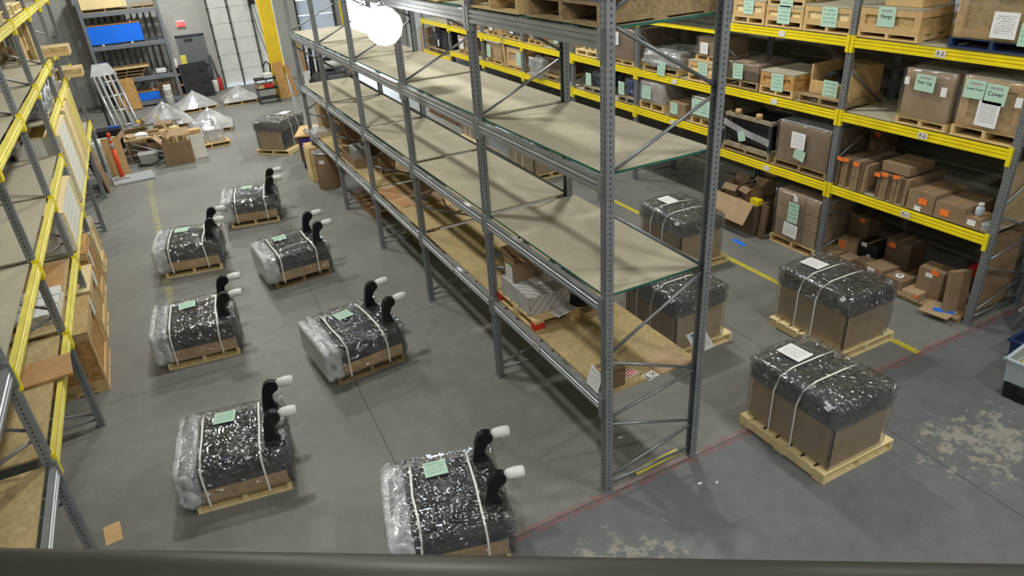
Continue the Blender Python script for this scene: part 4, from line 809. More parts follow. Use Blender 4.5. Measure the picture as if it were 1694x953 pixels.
# stacked pallets on the top level
for k, (y, lab, m, n) in enumerate(((0.66, 'stack bottom pallet at the near end of the top middle shelf', 'pine_worn', 0), (1.98, 'pale pallet second from the near end on the top middle shelf', 'pine', 0), (3.9, 'pale pallet on the second bay of the top middle shelf', 'pine', 0))):
    t = thing('wooden_pallet', lab, 'pallet', (0.56, y, Z4), 0); pallet(t, 1.15, 1.16, 0, 0, 0, 0.17, m, 7, 'x')
t = thing('wooden_pallet', 'upper worn pallet with blue painted edge, near end of the top shelf', 'pallet', (0.56, 0.68, Z4 + 0.172), 0); pallet(t, 1.1, 1.16, 0, 0, 0, 0.15, 'pine_worn', 7, 'x'); pb('blue_edge', (0.004, 1.16, 0.02), (-0.552, 0, 0.02), 'ink_blue', t)
# under the middle rack
t = thing('low_pallet', 'orange brown skid on the floor under the far middle rack', 'pallet', (0.7, 9.8, 0)); pallet(t, 0.8, 1.6, 0, 0, 0, 0.14, 'orange_wood', 6)
t = thing('low_pallet', 'brown skid under the middle rack, nearer than the orange one', 'pallet', (0.85, 7.4, 0)); pallet(t, 0.5, 1.4, 0, 0, 0, 0.14, 'pine_worn', 6)
# barrel, chest and work cart at the rack end
t = thing('fibre_drum', 'brown fibre drum with white label at the far rack corner', 'drum', (0.06, 11.75, 0)); MB().lathe([(0.25, 0.0), (0.255, 0.02), (0.255, 0.86), (0.25, 0.88), (0.235, 0.88), (0.235, 0.10)], n=28).build('drum_wall', 'card', t); MB().lathe([(0.258, 0.84), (0.262, 0.865), (0.258, 0.89), (0.248, 0.89)], n=28).build('rim_band', 'alu', t); sheet(t, (-0.14, -0.216, 0.68), (0.13, 0.09), '-y', 'paper', 0, 'white_label').rotation_euler[2] = R(-33)
t = thing('drawer_chest', 'pale wooden drawer chest standing behind the fibre drum', 'chest', (-0.02, 12.55, 0)); pb('chest_body', (0.34, 0.6, 0.86), (0, 0, 0.43), 'crate_tan', t)
for k in range(4): pb('drawer', (0.02, 0.54, 0.18), (-0.178, 0, 0.13 + 0.2 * k), 'pine_pale', t)
for k in range(2): pb('drawer_front', (0.28, 0.02, 0.36), (0, -0.308, 0.22 + 0.4 * k), 'pine_pale', t)
t = thing('work_cart', 'wooden topped work cart on casters with a purple panel', 'cart', (0.22, 13.9, 0), R(-20)); pb('cart_top', (0.62, 1.1, 0.03), (0, 0, 0.88), 'crate_tan', t); pb('cart_body', (0.5, 0.95, 0.62), (0, 0, 0.52), 'card_dark', t); pb('purple_panel', (0.34, 0.01, 0.30), (-0.02, -0.482, 0.66), 'purple', t)
for x in (-0.2, 0.2):
    for y in (-0.4, 0.4): c = pb('caster_fork', (0.04, 0.06, 0.12), (x, y, 0.15), 'steel_dark', t); MB().lathe([(0.055, -0.018), (0.055, 0.018)], n=14).build('wheel', 'rubber', c, (0, 0, -0.093), (0, R(90), 0))
tag(MB().lump((0, 0, 0.05), (0.5, 0.4, 0.12), 5, 0.12, 92, 0.5).build('plastic_bag', 'bag', None, (0.30, 13.55, 0.91), (0, 0, 0.4)), 'crumpled white plastic bag on top of the work cart', 'bag')

# ================================================================== left rack: goods
LX = -4.80
def LC(d): return LX - d / 2
crate('open fronted strand board crate on the floor, nearest under the left rack', (LC(0.9) + 0.06, 5.75, 0), 0.9, 1.25, 0.86, skid=0.08, panel='osb_orange', mat='crate_tan', rz=PI, lid='osb', notes=[('p', -0.45, 0.85, 0.22, 0.22)])
crate('pale wooden crate with white paper, second on the left rack floor', (LC(0.9) + 0.04, 7.22, 0), 0.9, 1.1, 0.78, skid=0.10, panel='osb', mat='pine', rz=PI, lid='pine_pale', notes=[('p', -0.3, 0.8, 0.24, 0.22)])
crate('tan flat topped crate on the floor, third under the left rack', (LC(0.9), 8.45, 0), 0.9, 1.0, 0.92, skid=0.10, panel='osb_orange', mat='crate_tan', rz=PI, lid='osb_orange', notes=[('p', 0.2, 0.75, 0.2, 0.25)])
crate('pale crate with black fittings on the floor, fourth under the left rack', (LC(0.8), 9.75, 0), 0.8, 1.1, 0.8, skid=0.10, panel='pine_pale', mat='pine', rz=PI)
tag(pb('wood_plank', (0.9, 0.5, 0.03), (-5.15, 3.35, 1.418), 'orange_wood', None, (0, 0, R(6))), 'orange brown board laid across the near left shelf', 'plank')
for k, y in enumerate((4.72, 5.02, 5.32)): carton(('nearest', 'middle', 'farthest')[k] + ' white flat box in the row on the low left shelf', (-5.1, y, 1.4), 0.45, 0.26, 0.14, 'white_plastic', tape_=False, group='white flat boxes')
tag(pb('flat_sheet', (0.9, 1.1, 0.02), (-5.35, 6.1, 1.412), 'orange_wood', None, (0, 0, 0.03)), 'orange plywood sheet on the low left shelf', 'plank')
def plank_crate(label, y0, y1, z, h, m='white_board', d=0.7, nb=5):
    t = thing('planked_crate', label, 'crate', (LC(d) + 0.02, (y0 + y1) / 2, z)); w_ = y1 - y0
    pb('crate_body', (d - 0.04, w_ - 0.02, h - 0.02), (0, 0, h / 2), m, t)
    for k in range(nb): pb('plank', (0.02, w_ - 0.01, h / nb - 0.012), (d / 2 - 0.008, 0, h / nb * (k + 0.5)), m, t)
    for y in (-w_ / 2 + 0.06, w_ / 2 - 0.06): pb('end_batten', (0.03, 0.09, h), (d / 2 + 0.014, y, h / 2), 'pine_pale', t)
    pb('lid', (d, w_, 0.02), (0, 0, h), 'pine_pale', t); return t
plank_crate('bluish white planked crate on the low left shelf between the first posts', 7.0, 9.1, 1.4, 0.62)
plank_crate('tall white planked crate in the left rack, nearer of the pair', 9.6, 11.5, 1.4, 1.20, nb=8)
plank_crate('tall cream planked crate in the left rack, behind the white one', 11.65, 12.75, 1.4, 1.25, 'pine_pale', nb=4)
plank_crate('narrow cream board crate in the left rack at the far end', 12.9, 14.2, 1.4, 1.28, 'yellow_pale', nb=3)
for k, (y, lab) in enumerate(((10.2, 'grey bagged bundle of parts on the left rack upper shelf'), (11.2, 'clear bag of metal rods on the left rack upper shelf'), (12.6, 'white bag of fittings at the far upper left shelf'))):
    t = thing('parts_bundle', lab, 'parts', (-5.1, y, 2.85)); MB().lump((0, 0, 0.19), (0.5, 0.7, 0.38), 6, 0.1, 100 + k, 0.5).build('bag_film', 'bag', t); MB().lump((0, 0, 0.16), (0.42, 0.6, 0.3), 5, 0.1, 110 + k, 0.5).build('contents', ('dark_machine', 'grey_plastic', 'red')[k], t)
    for j in range(3): MB().tube([(0.1 + j * 0.07, -0.2, 0.06), (0.2 + j * 0.05, 0.05, 0.46)], 0.016, 6).build('rod', 'steel_bright', t)
for y, z, lab in ((14.9, 2.85, 'lower brown timber beam bundle at the end of the left rack'), (13.3, 3.5, 'upper pale timber beam bundle at the end of the left rack')):
    t = thing('timber_bundle', lab, 'timber', (-5.0, y, z))
    for k in range(4):
        for j in range(2): pb('timber', (0.95, 0.16, 0.085), (0.1, -0.3 + 0.17 * k, 0.045 + 0.09 * j), 'rope_wood' if (k + j) % 2 else 'pine', t)
# pallets and upright timbers on the top left level
for k, (y, z, lab) in enumerate(((9.6, 4.5, 'pale slatted pallet on the top left shelf, nearer one'), (11.2, 4.5, 'pale slatted pallet on the top left shelf, farther one'), (8.0, 4.5, 'pale slatted pallet on the top left shelf at the picture edge'))):
    t = thing('wooden_pallet', lab, 'pallet', (-5.35, y, z)); pallet(t, 1.0, 1.2, 0, 0, 0, 0.14, 'pine_pale', 8, 'x')
for k in range(9):
    y = 12.3 + k * 0.3; h = random.uniform(0.7, 1.0)
    tag(pb('timber_offcut', (0.09, 0.12, h), (-4.98 - random.uniform(0, 0.3), y, 3.5 + h / 2 + 0.2 * (k % 2 == 9)), 'rope_wood' if k % 3 else 'pine_worn', None, (0, 0, random.uniform(-.3, .3))) if y < 14.3 and not (12.9 < y < 13.75) else pb('timber_offcut', (0.09, 0.12, h), (-5.6 - random.uniform(0, .15), y, (2.85 if y > 14.6 else 3.5) + h / 2), 'rope_wood', None, (0, 0, 0.2)), ('first', 'second', 'third', 'fourth', 'fifth', 'sixth', 'seventh', 'eighth', 'ninth')[k] + ' upright timber offcut from the near end, high in left rack', 'timber', 'upright timber offcuts in the left rack')
# things standing on the floor past the left rack
for k, (x, y, m, lab, wv, hv) in enumerate(((-4.72, 15.3, 'card', 'brown hardboard sheet leaning on the end of the left rack', 0.9, 1.05), (-4.86, 15.55, 'card_dark', 'dark brown sheet leaning behind the first hardboard sheet', 1.0, 1.15), (-4.35, 16.35, 'crate_tan', 'pale tan board standing behind the orange post', 0.45, 1.0))):
    tag(pb('leaning_sheet', (0.04 if k < 2 else wv, wv if k < 2 else 0.04, hv), (x - 0.1, y, hv / 2 + (0.02 if k < 2 else 0.006)), m, None, (0, R(-8), 0) if k < 2 else (R(-6), 0, 0)), lab, 'board')
tag(pb('rubber_mat', (0.98, 0.78, 0.05), (-4.17, 15.72, 0.025), 'grey_sheet', None, (0, 0, R(4)), bev=0.008), 'light grey flat slab on the floor under the orange post', 'mat')
t = thing('delineator_post', 'orange delineator post with grey bands on a square base', 'safety post', (-4.42, 15.86, 0.05)); pb('post_base', (0.34, 0.30, 0.03), (0, 0, 0.015), 'grey_plastic', t, bev=0.008)
MB().lathe([(0.055, 0.03), (0.05, 0.78)], n=14).build('post_tube', 'orange_red', t); MB().lathe([(0.051, 0.78), (0.049, 0.93)], n=14).build('reflective_band', 'grey_plastic', t); MB().lathe([(0.049, 0.93), (0.047, 1.0)], n=14).build('post_tube', 'orange_red', t); MB().lathe([(0.048, 1.0), (0.046, 1.06)], n=14).build('reflective_band', 'grey_plastic', t); MB().lathe([(0.047, 1.06), (0.045, 1.17), (0.02, 1.2)], n=14).build('post_tip', 'orange_red', t)

# ================================================================== far end: goods on the grey rack and clutter on the floor
t = thing('blue_box', 'long bright blue box on the middle shelf of the grey rack', 'box', (-3.74, 25.95, 2.3)); pb('box_body', (1.74, 0.8, 0.62), (0, 0, 0.36), 'blue_panel', t, bev=0.01); pb('box_lid', (1.76, 0.82, 0.02), (0, 0, 0.68), 'orange_wood', t)
for x in (-0.5, 0.45): pb('runner', (0.08, 0.84, 0.05), (x, 0, 0.025), 'pine_pale', t)
t = thing('blue_box', 'blue box on the lowest shelf of the grey rack', 'box', (-3.28, 25.9, 0.22)); pb('box_body', (0.78, 0.7, 0.30), (0, 0, 0.16), 'blue_panel', t, bev=0.01); pb('box_lid', (0.8, 0.72, 0.02), (0, 0, 0.32), 'orange_wood', t)
t = thing('pale_crate', 'big pale wooden crate on top of the grey rack', 'crate', (-3.85, 25.98, 3.42)); pallet(t, 1.5, 0.9, 0, 0, 0, 0.12, 'pine_worn', 6); pb('crate_body', (1.46, 0.86, 0.8), (0, 0, 0.52), 'pine_pale', t)
for x in (-0.68, 0.68): pb('batten', (0.1, 0.02, 0.8), (x, -0.44, 0.52), 'pine_pale', t)
t = thing('wooden_pallet', 'brown pallet beside the pale crate on top of the grey rack', 'pallet', (-2.62, 25.98, 3.42)); pallet(t, 0.8, 0.9, 0, 0, 0, 0.13, 'pine_worn', 6)
for k in range(3):
    t = thing('wooden_pallet', ('bottom', 'middle', 'top')[k] + ' worn pallet of the stack on the grey rack low shelf', 'pallet', (-3.85 + 0.05 * k, 25.96, 1.1 + 0.11 * k), 0.03 * k); pallet(t, 1.2, 0.9, 0, 0, 0, 0.105, 'pine_worn', 6)
tag(pb('plywood_sheet', (1.5, 0.95, 0.03), (-3.75, 25.9, 1.45), 'pine', None, (0, 0, 0.04)), 'pale plywood sheet lying on the pallet stack of the grey rack', 'plank')
t = thing('white_tool', 'white power tool lying on the grey rack low shelf', 'tool', (-2.62, 25.8, 1.1)); pb('tool_body', (0.36, 0.22, 0.16), (0, 0, 0.09), 'white_plastic', t, bev=0.03); MB().tube([(0.15, 0, 0.12), (0.28, -0.05, 0.2)], 0.03, 8).build('handle', 'black_matte', t)
carton('dark brown carton on the lowest shelf of the grey rack', (-2.62, 25.95, 0.22), 0.5, 0.6, 0.55, 'card_dark')
tag(pb('strand_board_sheet', (0.72, 0.03, 1.12), (-3.98, 25.27, 0.57), 'osb_orange', None, (R(-10), R(-4), 0)), 'orange strand board sheet leaning against the grey rack', 'board')
t = thing('white_buckets', 'stack of two white plastic buckets beside the lowest blue box', 'bucket', (-2.62, 25.05, 0))
for k in range(2): MB().lathe([(0.13, 0.0), (0.15, 0.34), (0.16, 0.36), (0.145, 0.36), (0.125, 0.05)], (0, 0, 0.26 * k), 18).build('bucket', 'white_plastic', t)
pb('lid_box', (0.26, 0.22, 0.16), (0.02, 0, 0.68), 'white_plastic', t, bev=0.02)
t = thing('open_shelf_unit', 'brown wooden shelf unit with boxes right of the grey rack', 'shelf unit', (-1.9, 26.3, 0))
for x in (-0.3, 0.3): pb('side_panel', (0.03, 0.5, 1.2), (x, 0, 0.6), 'crate_tan', t)
for z in (0.1, 0.5, 0.9, 1.18): pb('shelf_board', (0.6, 0.5, 0.03), (0, 0, z), 'crate_tan', t)
pb('back_panel', (0.6, 0.02, 1.1), (0, 0.24, 0.6), 'card_dark', t)
carton('yellow cleaning jug box on top of the brown shelf unit', (-1.72, 26.25, 1.2), 0.2, 0.2, 0.36, 'yellow_pale', tape_=False); carton('small white box on top of the brown shelf unit', (-2.08, 26.2, 1.2), 0.2, 0.18, 0.28, 'paper', tape_=False)
t = thing('moulded_board', 'big black moulded panel leaning before the brown shelf unit', 'panel', (-1.45, 25.75, 0), 0); o = pb('panel_sheet', (1.0, 0.07, 1.3), (0, 0.1, 0.66), 'black_matte', t, (R(-12), R(-3), 0), 0.02)
for k in range(3):
    for j in range(2): pb('raised_boss', (0.22, 0.03, 0.26), (-0.24 + 0.48 * j, -0.045, -0.42 + 0.42 * k), 'black_matte', o, bev=0.01)
pb('blue_edge', (0.03, 0.08, 1.3), (-0.515, 0, 0), 'navy', o)
t = thing('fire_extinguisher', 'red fire extinguisher beside the white overhead door', 'extinguisher', (-0.58, 26.75, 0)); MB().lathe([(0.085, 0), (0.09, 0.02), (0.09, 0.42), (0.05, 0.5), (0.025, 0.53)], n=16).build('cylinder', 'red', t); pb('valve_handle', (0.04, 0.14, 0.05), (0, -0.03, 0.56), 'black_matte', t)
tag(MB().lump((0, 0, 0.22), (0.36, 0.34, 0.44), 5, 0.08, 120, 0.4).build('white_sack', 'white_plastic', None, (-0.88, 26.45, 0)), 'white sack on the floor left of the fire extinguisher', 'sack')
t = thing('a_frame_stand', 'dark folding stand leaning on the far wall by the door', 'stand', (-0.72, 26.85, 0))
for s in (-1, 1): MB().tube([(0.16 * s, 0, 0), (0.03 * s, 0.1, 1.35)], 0.03, 6).build('leg', 'steel_dark', t)
# film covered pyramid loads
def pyramid(label, x, y, s, h, seed, rz=0.0, pal='pine'):
    t = thing('film_covered_load', label, 'pallet load', (x, y, 0), rz, 'film covered pyramid loads'); pallet(t, s, s, 0, 0, 0, 0.12, pal, 6)
    rnd = random.Random(seed); n = 16; rings = 6; m = MB(); v = []
    for i in range(rings):
        f = i / (rings - 1); r = s * 0.52 * (1 - f) ** 0.85 + 0.04; z = 0.13 + (h - 0.13) * f
        for k in range(n):
            a = 2 * PI * k / n + PI / 4; sq = 1 / max(abs(math.cos(a - PI / 4 + PI / 4)), abs(math.sin(a - PI / 4 + PI / 4))); q = r * (sq * (1 - f) + f) * (1 + rnd.uniform(-.06, .06) * (1 if i else 0.2))
            v.append((q * math.cos(a), q * math.sin(a), z))
    m.add(v, [(i * n + k, i * n + (k + 1) % n, (i + 1) * n + (k + 1) % n, (i + 1) * n + k) for i in range(rings - 1) for k in range(n)] + [tuple((rings - 1) * n + k for k in range(n))], True); m.build('film_cover', 'foil_film', t)
    MB().lathe([(s * 0.40, 0.12), (s * 0.22, h * 0.45), (0.06, h * 0.86), (0.04, h * 1.04)], n=12).build('part_cone', 'alu', t)
    strap(t, [(-s * 0.52, 0.02, 0.12), (-0.2, 0.0, h * 0.62), (0, 0, h + 0.01), (0.2, 0.0, h * 0.62), (s * 0.52, 0.02, 0.12)], 0.03, axis='y'); return t
pyramid('film covered cone load standing alone before the white overhead door', -0.30, 23.75, 1.15, 0.56, 131)
pyramid('film covered cone load near the big black panel', -1.85, 23.75, 1.2, 0.62, 132, 0.15)
pyramid('large film covered cone load nearest the strand board sheet', -2.95, 21.6, 1.4, 0.78, 133, 0.1)
pyramid('film covered cone load right behind the pile of bags', -1.72, 19.95, 1.2, 0.68, 134, -0.1)
# pallet with bagged waste
t = thing('wooden_pallet', 'pale pallet under the pile of clear bags', 'pallet', (-2.05, 17.95, 0), 0.1); pallet(t, 1.1, 1.0, 0, 0, 0, 0.13, 'pine', 6)
for k, (x, y, z, sx, sy, sz, lab) in enumerate(((-2.36, 17.76, 0.13, 0.52, 0.46, 0.40, 'big clear bag at the front of the bag pile'), (-1.80, 17.84, 0.13, 0.46, 0.52, 0.40, 'bluish clear bag at the right of the bag pile'), (-2.10, 18.32, 0.13, 0.70, 0.34, 0.52, 'tall clear bag at the back of the bag pile'))):
    tag(MB().lump((0, 0, sz / 2), (sx, sy, sz), 6, 0.09, 140 + k, 0.5).build('clear_bag', 'bag', None, (x, y, z)), lab, 'bag')
# waste cartons in front
t = thing('scrap_carton', 'open brown carton of wood offcuts at the front of the clutter', 'box', (-2.92, 16.62, 0), R(-6))
for y in (-0.3, 0.3): pb('carton_side', (0.72, 0.012, 0.62), (0, y, 0.31), 'card', t)
for x in (-0.36, 0.36): pb('carton_side', (0.012, 0.6, 0.62), (x, 0, 0.31), 'card', t)
pb('carton_bottom', (0.72, 0.6, 0.012), (0, 0, 0.006), 'card_dark', t); pb('flap', (0.7, 0.012, 0.26), (0, 0.42, 0.72), 'card_light', t, (R(-50), 0, 0)); pb('flap', (0.012, 0.58, 0.24), (-0.44, 0, 0.70), 'card_light', t, (0, R(-40), 0))
for k in range(6): pb('wood_offcut', (0.05, 0.05, 0.7), (-0.25 + 0.1 * k, random.uniform(-.18, .18), 0.42), 'rope_wood', t, (R(random.uniform(-25, 25)), R(random.uniform(-20, 20)), 0))
tag(pb('grey_board', (0.42, 0.03, 0.66), (-2.42, 16.62, 0.335), 'white_board', None, (R(-8), R(-2), 0)), 'pale grey panel leaning at the right of the offcut carton', 'panel')
t = thing('grey_tub', 'grey plastic tub in front of the clutter pile', 'tub', (-3.70, 16.95, 0)); MB().box((0, 0, 0.16), (0.42, 0.34, 0.30), 0, 1.15).build('tub_body', 'grey_plastic', t); pb('tub_rim', (0.50, 0.41, 0.03), (0, 0, 0.31), 'grey_plastic', t, bev=0.01); MB().tube([(0.25, 0, 0.28), (0.3, -0.22, 0.12), (0.0, -0.28, 0.05), (-0.25, -0.2, 0.06)], 0.018, 6).build('hose', 'black_matte', t)
t = thing('folding_bench', 'low bench heaped with cardboard scraps behind the tub', 'bench', (-3.45, 17.75, 0)); pb('bench_top', (1.5, 0.8, 0.03), (0, 0, 0.62), 'rope_wood', t); pb('shelf_board', (1.4, 0.7, 0.03), (0, 0, 0.25), 'card_dark', t)
for x in (-0.7, 0.7):
    for y in (-0.35, 0.35): pb('leg', (0.05, 0.05, 0.6), (x, y, 0.3), 'pine_worn', t)
MB().tube([(-0.6, -0.42, 0.55), (0.45, -0.5, 0.02)], 0.022, 6).build('loose_pipe', 'steel_bright', t); MB().tube([(-0.65, -0.46, 0.40), (0.3, -0.56, 0.02)], 0.022, 6).build('loose_pipe', 'steel_bright', t)
SC = [('card_light', 'tan cardboard scrap'), ('paper', 'white foam scrap'), ('card', 'brown cardboard scrap'), ('rope_wood', 'wood scrap'), ('pine_pale', 'pale board scrap')]
for k in range(10):
    m, nm = SC[k % 5]; x = -4.02 + 0.29 * (k % 5); y = 17.55 + 0.36 * (k // 5); hh = random.uniform(.03, .09)
    t2 = tag(pb('scrap_piece', (random.uniform(.2, .34), random.uniform(.16, .3), hh), (x, y, 0.635 + hh / 2), m, None, (0, 0, random.uniform(-.7, .7))), nm + ' in the heap on the low bench, ' + ('front row far left', 'front row left', 'front row middle', 'front row right', 'front row far right', 'back row far left', 'back row left', 'back row middle', 'back row right', 'back row far right')[k], 'scrap', 'scraps heaped on the bench')
tag(pb('wood_plank', (0.06, 0.05, 1.3), (-2.98, 17.15, 0.68), 'pine_pale', None, (R(12), R(-24), 0)), 'thin pale lath sticking up across the offcut carton', 'plank')
tag(pb('metal_tray', (1.3, 0.30, 0.05), (-3.25, 19.3, 0.62), 'alu', None, (0, 0, 0.03)), 'long flat metal tray behind the cardboard heap', 'tray')
t = thing('trestle', 'plain trestle carrying the long metal tray', 'trestle', (-3.25, 19.3, 0))
for x in (-0.5, 0.5): pb('trestle_leg', (0.06, 0.4, 0.59), (x, 0, 0.295), 'pine_worn', t)
# welded aluminium chute leaning at the left
t = thing('metal_chute', 'grey welded metal chute propped in the left corner', 'machine part', (-4.25, 21.6, 0), R(10))
for x in (-0.32, 0.32): MB().tube([(x, -1.0, 0.12), (x, 0.9, 1.75)], 0.05, 8).build('side_rail', 'alu', t)
for k in range(4): MB().tube([(-0.32, -0.7 + 0.45 * k, 0.38 + 0.387 * k), (0.32, -0.7 + 0.45 * k, 0.38 + 0.387 * k)], 0.035, 8).build('rung', 'alu', t)
[MB().tube([(x, -0.95, 0.18), (x, 0.85, 1.73)], 0.035, 8).build('slide_bar', 'grey_plastic', t) for x in (-0.16, 0.0, 0.16)]; MB().box((0, 1.05, 1.9), (0.8, 0.4, 0.36), 0, 0.6).build('hopper', 'alu', t); pb('stand_leg', (0.08, 0.08, 1.7), (0.3, 0.95, 0.85), 'steel_dark', t); pb('stand_leg', (0.08, 0.08, 1.7), (-0.3, 0.95, 0.85), 'steel_dark', t)
t = thing('chain_hoist', 'small yellow chain hoist on the floor by the metal chute', 'hoist', (-3.72, 20.0, 0)); pb('hoist_body', (0.2, 0.16, 0.24), (0, 0, 0.5), 'yellow_column', t, bev=0.03); pb('stand', (0.3, 0.3, 0.38), (0, 0, 0.19), 'steel_dark', t); MB().tube([(0, 0, 0.6), (0.03, 0, 0.72), (-0.04, 0, 0.76)], 0.02, 6).build('hook', 'steel_bright', t)
t = thing('black_crates', 'dark plastic bin with blue lid at the left corner', 'bin', (-4.6, 19.6, 0)); MB().box((0, 0, 0.3), (0.6, 0.5, 0.6), 0, 1.1).build('bin_body', 'black_matte', t); pb('lid', (0.3, 0.2, 0.05), (0.15, 0, 0.63), 'blue_plastic', t)
t = thing('white_carton', 'white foam carton on the floor behind the orange post', 'box', (-4.75, 18.1, 0)); pb('carton_body', (0.6, 0.7, 0.55), (0, 0, 0.275), 'white_plastic', t, bev=0.01)
for k in range(3): pb('foam_strip', (0.62, 0.16, 0.05), (0, -0.22 + 0.22 * k, 0.58), 'white_plastic', t)
# things at the yellow column
t = thing('tool_cart', 'tiered tool cart with red and white items beside the yellow column', 'cart', (0.62, 22.75, 0))
for z in (0.18, 0.52, 0.86): pb('cart_shelf', (0.75, 0.5, 0.04), (0, 0, z), 'black_matte', t)
for x in (-0.34, 0.34):
    for y in (-0.22, 0.22): pb('cart_post', (0.03, 0.03, 0.74), (x, y, 0.53), 'steel_dark', t); MB().lathe([(0.06, -0.02), (0.06, 0.02)], n=12).build('wheel', 'rubber', t, (x, y, 0.062), (0, R(90), 0))
pb('red_case', (0.36, 0.3, 0.14), (0.06, 0, 0.61), 'red', t, bev=0.02); pb('tan_case', (0.26, 0.3, 0.12), (-0.22, 0, 0.60), 'crate_tan', t); pb('white_case', (0.3, 0.3, 0.16), (0.12, 0, 0.96), 'white_plastic', t, bev=0.02); MB().tube([(0.25, 0.1, 0.9), (0.3, 0.12, 1.3), (0.18, 0.1, 1.42), (0.05, 0.08, 1.3)], 0.03, 8).build('tool_arm', 'black_matte', t)
tag(pb('strand_board_sheet', (0.34, 0.04, 1.3), (1.25, 23.1, 0.66), 'osb_orange', None, (R(-8), R(-4), 0)), 'strand board strip leaning on the yellow column', 'board')
tag(pb('wood_plank', (0.16, 0.05, 1.15), (1.62, 23.2, 0.585), 'orange_wood', None, (R(-8), R(-8), 0)), 'brown plank leaning right of the yellow column', 'plank')
tag(pb('alu_profile', (0.06, 0.06, 1.9), (1.95, 23.6, 0.97), 'alu', None, (R(-6), R(-14), 0)), 'long grey metal strip leaning right of the yellow column', 'metal strip')
# white ladder-like frames, boards, forklift in the daylight
t = thing('ladder_frame', 'white ladder like frame leaning at the open doorway', 'frame', (3.0, 24.9, 0))
for x in (-0.2, 0.2): pb('frame_side', (0.12, 0.06, 1.7), (x, 0.1, 0.88), 'white_plastic', t, (R(-8), 0, 0))
for k in range(5): pb('rung', (0.3, 0.05, 0.12), (0, 0.0 + 0.052 * k, 0.2 + 0.36 * k), 'white_plastic', t, (R(-8), 0, 0))
tag(pb('white_board', (0.7, 0.04, 0.6), (2.72, 24.55, 0.31), 'white_plastic', None, (R(-6), 0, 0)), 'low white panel leaning before the white frame', 'panel')
tag(pb('wood_plank', (0.12, 0.06, 1.7), (2.52, 24.9, 0.86), 'orange_wood', None, (R(-6), R(-4), 0)), 'tall orange brown plank left of the white frame', 'plank')
t = thing('forklift', 'dark grey forklift seen from behind through the middle rack', 'forklift', (2.78, 21.75, 0))
cw = [(-0.55, -1.05), (-0.45, -1.15), (0.45, -1.15), (0.55, -1.05), (0.55, -0.4), (-0.55, -0.4)]
MB().prism(cw, 'z', 0.28, 1.08).build('counterweight', 'steel_dark', t); pb('chassis', (1.0, 1.7, 0.45), (0, 0.3, 0.55), 'steel_dark', t, bev=0.04)
text('lettering', 'TOYOTA', 0.17, 'grey_plastic', t, (0, -1.153, 0.93), frot('-y'), 0.004)
pb('tail_lamp', (0.16, 0.05, 0.26), (0.46, -1.14, 1.15), 'orange_red', t, bev=0.01)
MB().lathe([(0.12, -0.38), (0.15, -0.32), (0.15, 0.32), (0.12, 0.38)], n=18).build('gas_tank', 'grey_plastic', t, (0.05, -0.75, 1.28), (0, R(90), 0))
for x in (-0.5, 0.5): MB().tube([(x, -0.55, 1.05), (x * 0.9, -0.35, 2.1)], 0.04, 8).build('guard_post', 'black_matte', t); MB().tube([(x, 0.85, 0.7), (x * 0.9, 0.55, 2.1)], 0.04, 8).build('guard_post', 'black_matte', t); pb('guard_rail', (0.06, 0.98, 0.06), (x * 0.9, 0.1, 2.12), 'black_matte', t)
for k in range(5): pb('guard_bar', (0.9, 0.05, 0.04), (0, -0.3 + 0.2 * k, 2.12), 'black_matte', t)
pb('seat', (0.5, 0.5, 0.14), (0, -0.2, 1.0), 'black_matte', t, bev=0.04); pb('seat_back', (0.5, 0.12, 0.45), (0, -0.45, 1.3), 'black_matte', t, bev=0.04)
for x in (-0.48, 0.48):
    for y, r_ in ((-0.75, 0.25), (0.85, 0.32)): MB().lathe([(r_ * 0.9, -0.1), (r_, -0.07), (r_, 0.07), (r_ * 0.9, 0.1)], n=20).build('wheel', 'rubber', t, (x, y, r_), (0, R(90), 0))
for x in (-0.3, 0.3): pb('mast_channel', (0.1, 0.14, 2.2), (x, 1.25, 1.15), 'black_matte', t); pb('fork', (0.12, 1.0, 0.04), (x, 1.85, 0.08), 'steel_dark', t)
# ------------------------------------------------------------------ right edge of the picture
t = thing('step_ladder', 'grey step ladder leg at the right edge beside the rack', 'ladder', (6.55, -0.45, 0), R(8))
for x in (-0.1, 0.62): MB().tube([(x, 0.1, 0), (x + (0.09 if x < 0 else -0.09), -0.25, 1.55)], 0.035, 8).build('ladder_rail', 'grey_plastic', t); MB().tube([(x, -0.75, 0), (x + (0.09 if x < 0 else -0.09), -0.3, 1.55)], 0.03, 8).build('rear_rail', 'grey_plastic', t)
for k in range(4): pb('tread', (0.66 - 0.03 * k, 0.16, 0.03), (0.26, 0.03 - 0.075 * k, 0.3 + 0.32 * k), 'grey_plastic', t)
pb('top_cap', (0.6, 0.2, 0.05), (0.26, -0.27, 1.57), 'grey_plastic', t)
def bin_(label, loc, rz, lower, upper, fill):
    t = thing('storage_tub', label, 'tub', loc, rz); W_, D_, H_ = 0.62, 0.44, 0.30; th = 0.012
    MB().box((0, 0, H_ * 0.5), (W_, D_, 0.02)).build('tub_bottom', lower, t)
    for s in (-1, 1): pb('tub_wall', (th, D_, H_), (s * W_ / 2, 0, H_ / 2), upper, t, (0, R(6 * s), 0)); pb('tub_wall', (W_, th, H_), (0, s * D_ / 2, H_ / 2), upper, t, (R(-6 * s), 0, 0))
    for s in (-1, 1): pb('rim', (0.04, D_ + 0.10, 0.03), (s * (W_ / 2 + 0.02), 0, H_), upper, t, bev=0.008); pb('rim', (W_ + 0.08, 0.04, 0.03), (0, s * (D_ / 2 + 0.02), H_), upper, t, bev=0.008)
    if fill: MB().lump((0.05, 0, 0.2), (0.42, 0.3, 0.14), 5, 0.1, 150, 0.5).build('contents', fill, t)
    return t
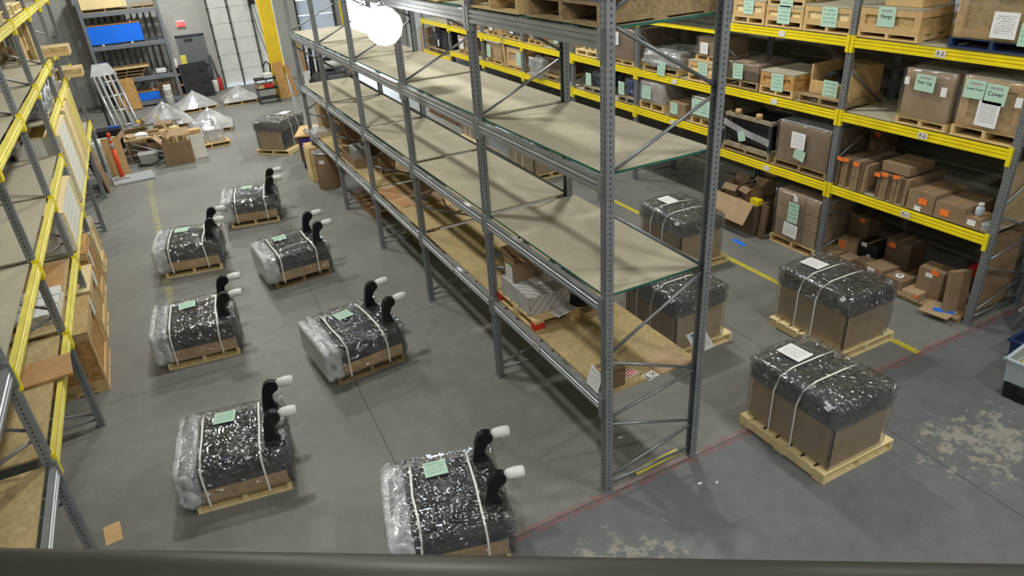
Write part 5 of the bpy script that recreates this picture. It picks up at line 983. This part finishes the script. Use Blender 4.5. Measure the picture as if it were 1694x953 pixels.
bin_('clear plastic tub with yellow content at the right picture edge', (5.20, -1.30, 0.23), 0.12, 'clearbin', 'clearbin', 'yellow_pale')
bin_('blue plastic tub behind the clear tub at the right edge', (6.02, -0.92, 0.0), 0.1, 'navy', 'navy', None)
t = thing('black_crate', 'black lower box carrying the clear plastic tub', 'box', (5.20, -1.30, 0), 0.12); MB().box((0, 0, 0.115), (0.56, 0.38, 0.23), 0, 1.08).build('box_body', 'black_matte', t); pb('side_latch', (0.03, 0.1, 0.08), (-0.32, 0, 0.18), 'black_matte', t)
tag(pb('cardboard_sheet', (0.85, 0.02, 1.15), (6.68, 0.155, 0.08 + 0.575), 'card', None, (R(-2), 0, 0)), 'large brown cardboard sheet standing inside the near end of the right rack', 'cardboard')
for k, (x, y, sx, sy) in enumerate(((0.9, -0.42, .05, .025), (1.06, -0.5, .03, .02), (-0.55, 1.35, .04, .02), (0.62, 0.62, .05, .02))):
    tag(pb('paper_scrap', (sx, sy, 0.003), (x, y, 0.0015), 'paper', None, (0, 0, k)), ('white paper scrap on the floor before the near rack frame', 'tiny white scrap right of the paper scrap near the rack frame', 'tiny white scrap on the aisle floor left of the near post', 'white scrap on the floor under the near end frame')[k], 'scrap')
tag(pb('wood_strip', (0.62, 0.07, 0.02), (0.72, 0.07, 0.01), 'yellow_pale', None, (0, 0, R(3))), 'yellowish wood strip on the floor between the near rack posts', 'plank')
for k in range(2):
    tag(pb('floor_tape', (0.16, 0.30, 0.002), (-4.72, 2.15, 0.001), 'crate_tan', None, (0, 0, 0.1)), 'worn tan tape patch on the floor by the near left rack post', 'tape') if k == 0 else None

carton('tan carton on the floor behind the low bench, left one', (-3.95, 18.75, 0), 0.55, 0.5, 0.62, 'card_light', open_=True, rz=0.2)
carton('brown carton on the floor behind the low bench, right one', (-3.1, 18.6, 0), 0.5, 0.5, 0.72, 'card', rz=-0.15)
carton('flat brown carton on the bench lower board', (-3.3, 17.7, 0.266), 0.7, 0.5, 0.18, 'card', tape_=False)
carton('tall tan carton between the offcut carton and the bench', (-2.40, 17.2, 0), 0.36, 0.28, 0.70, 'crate_tan', tape_=False, rz=0.1)
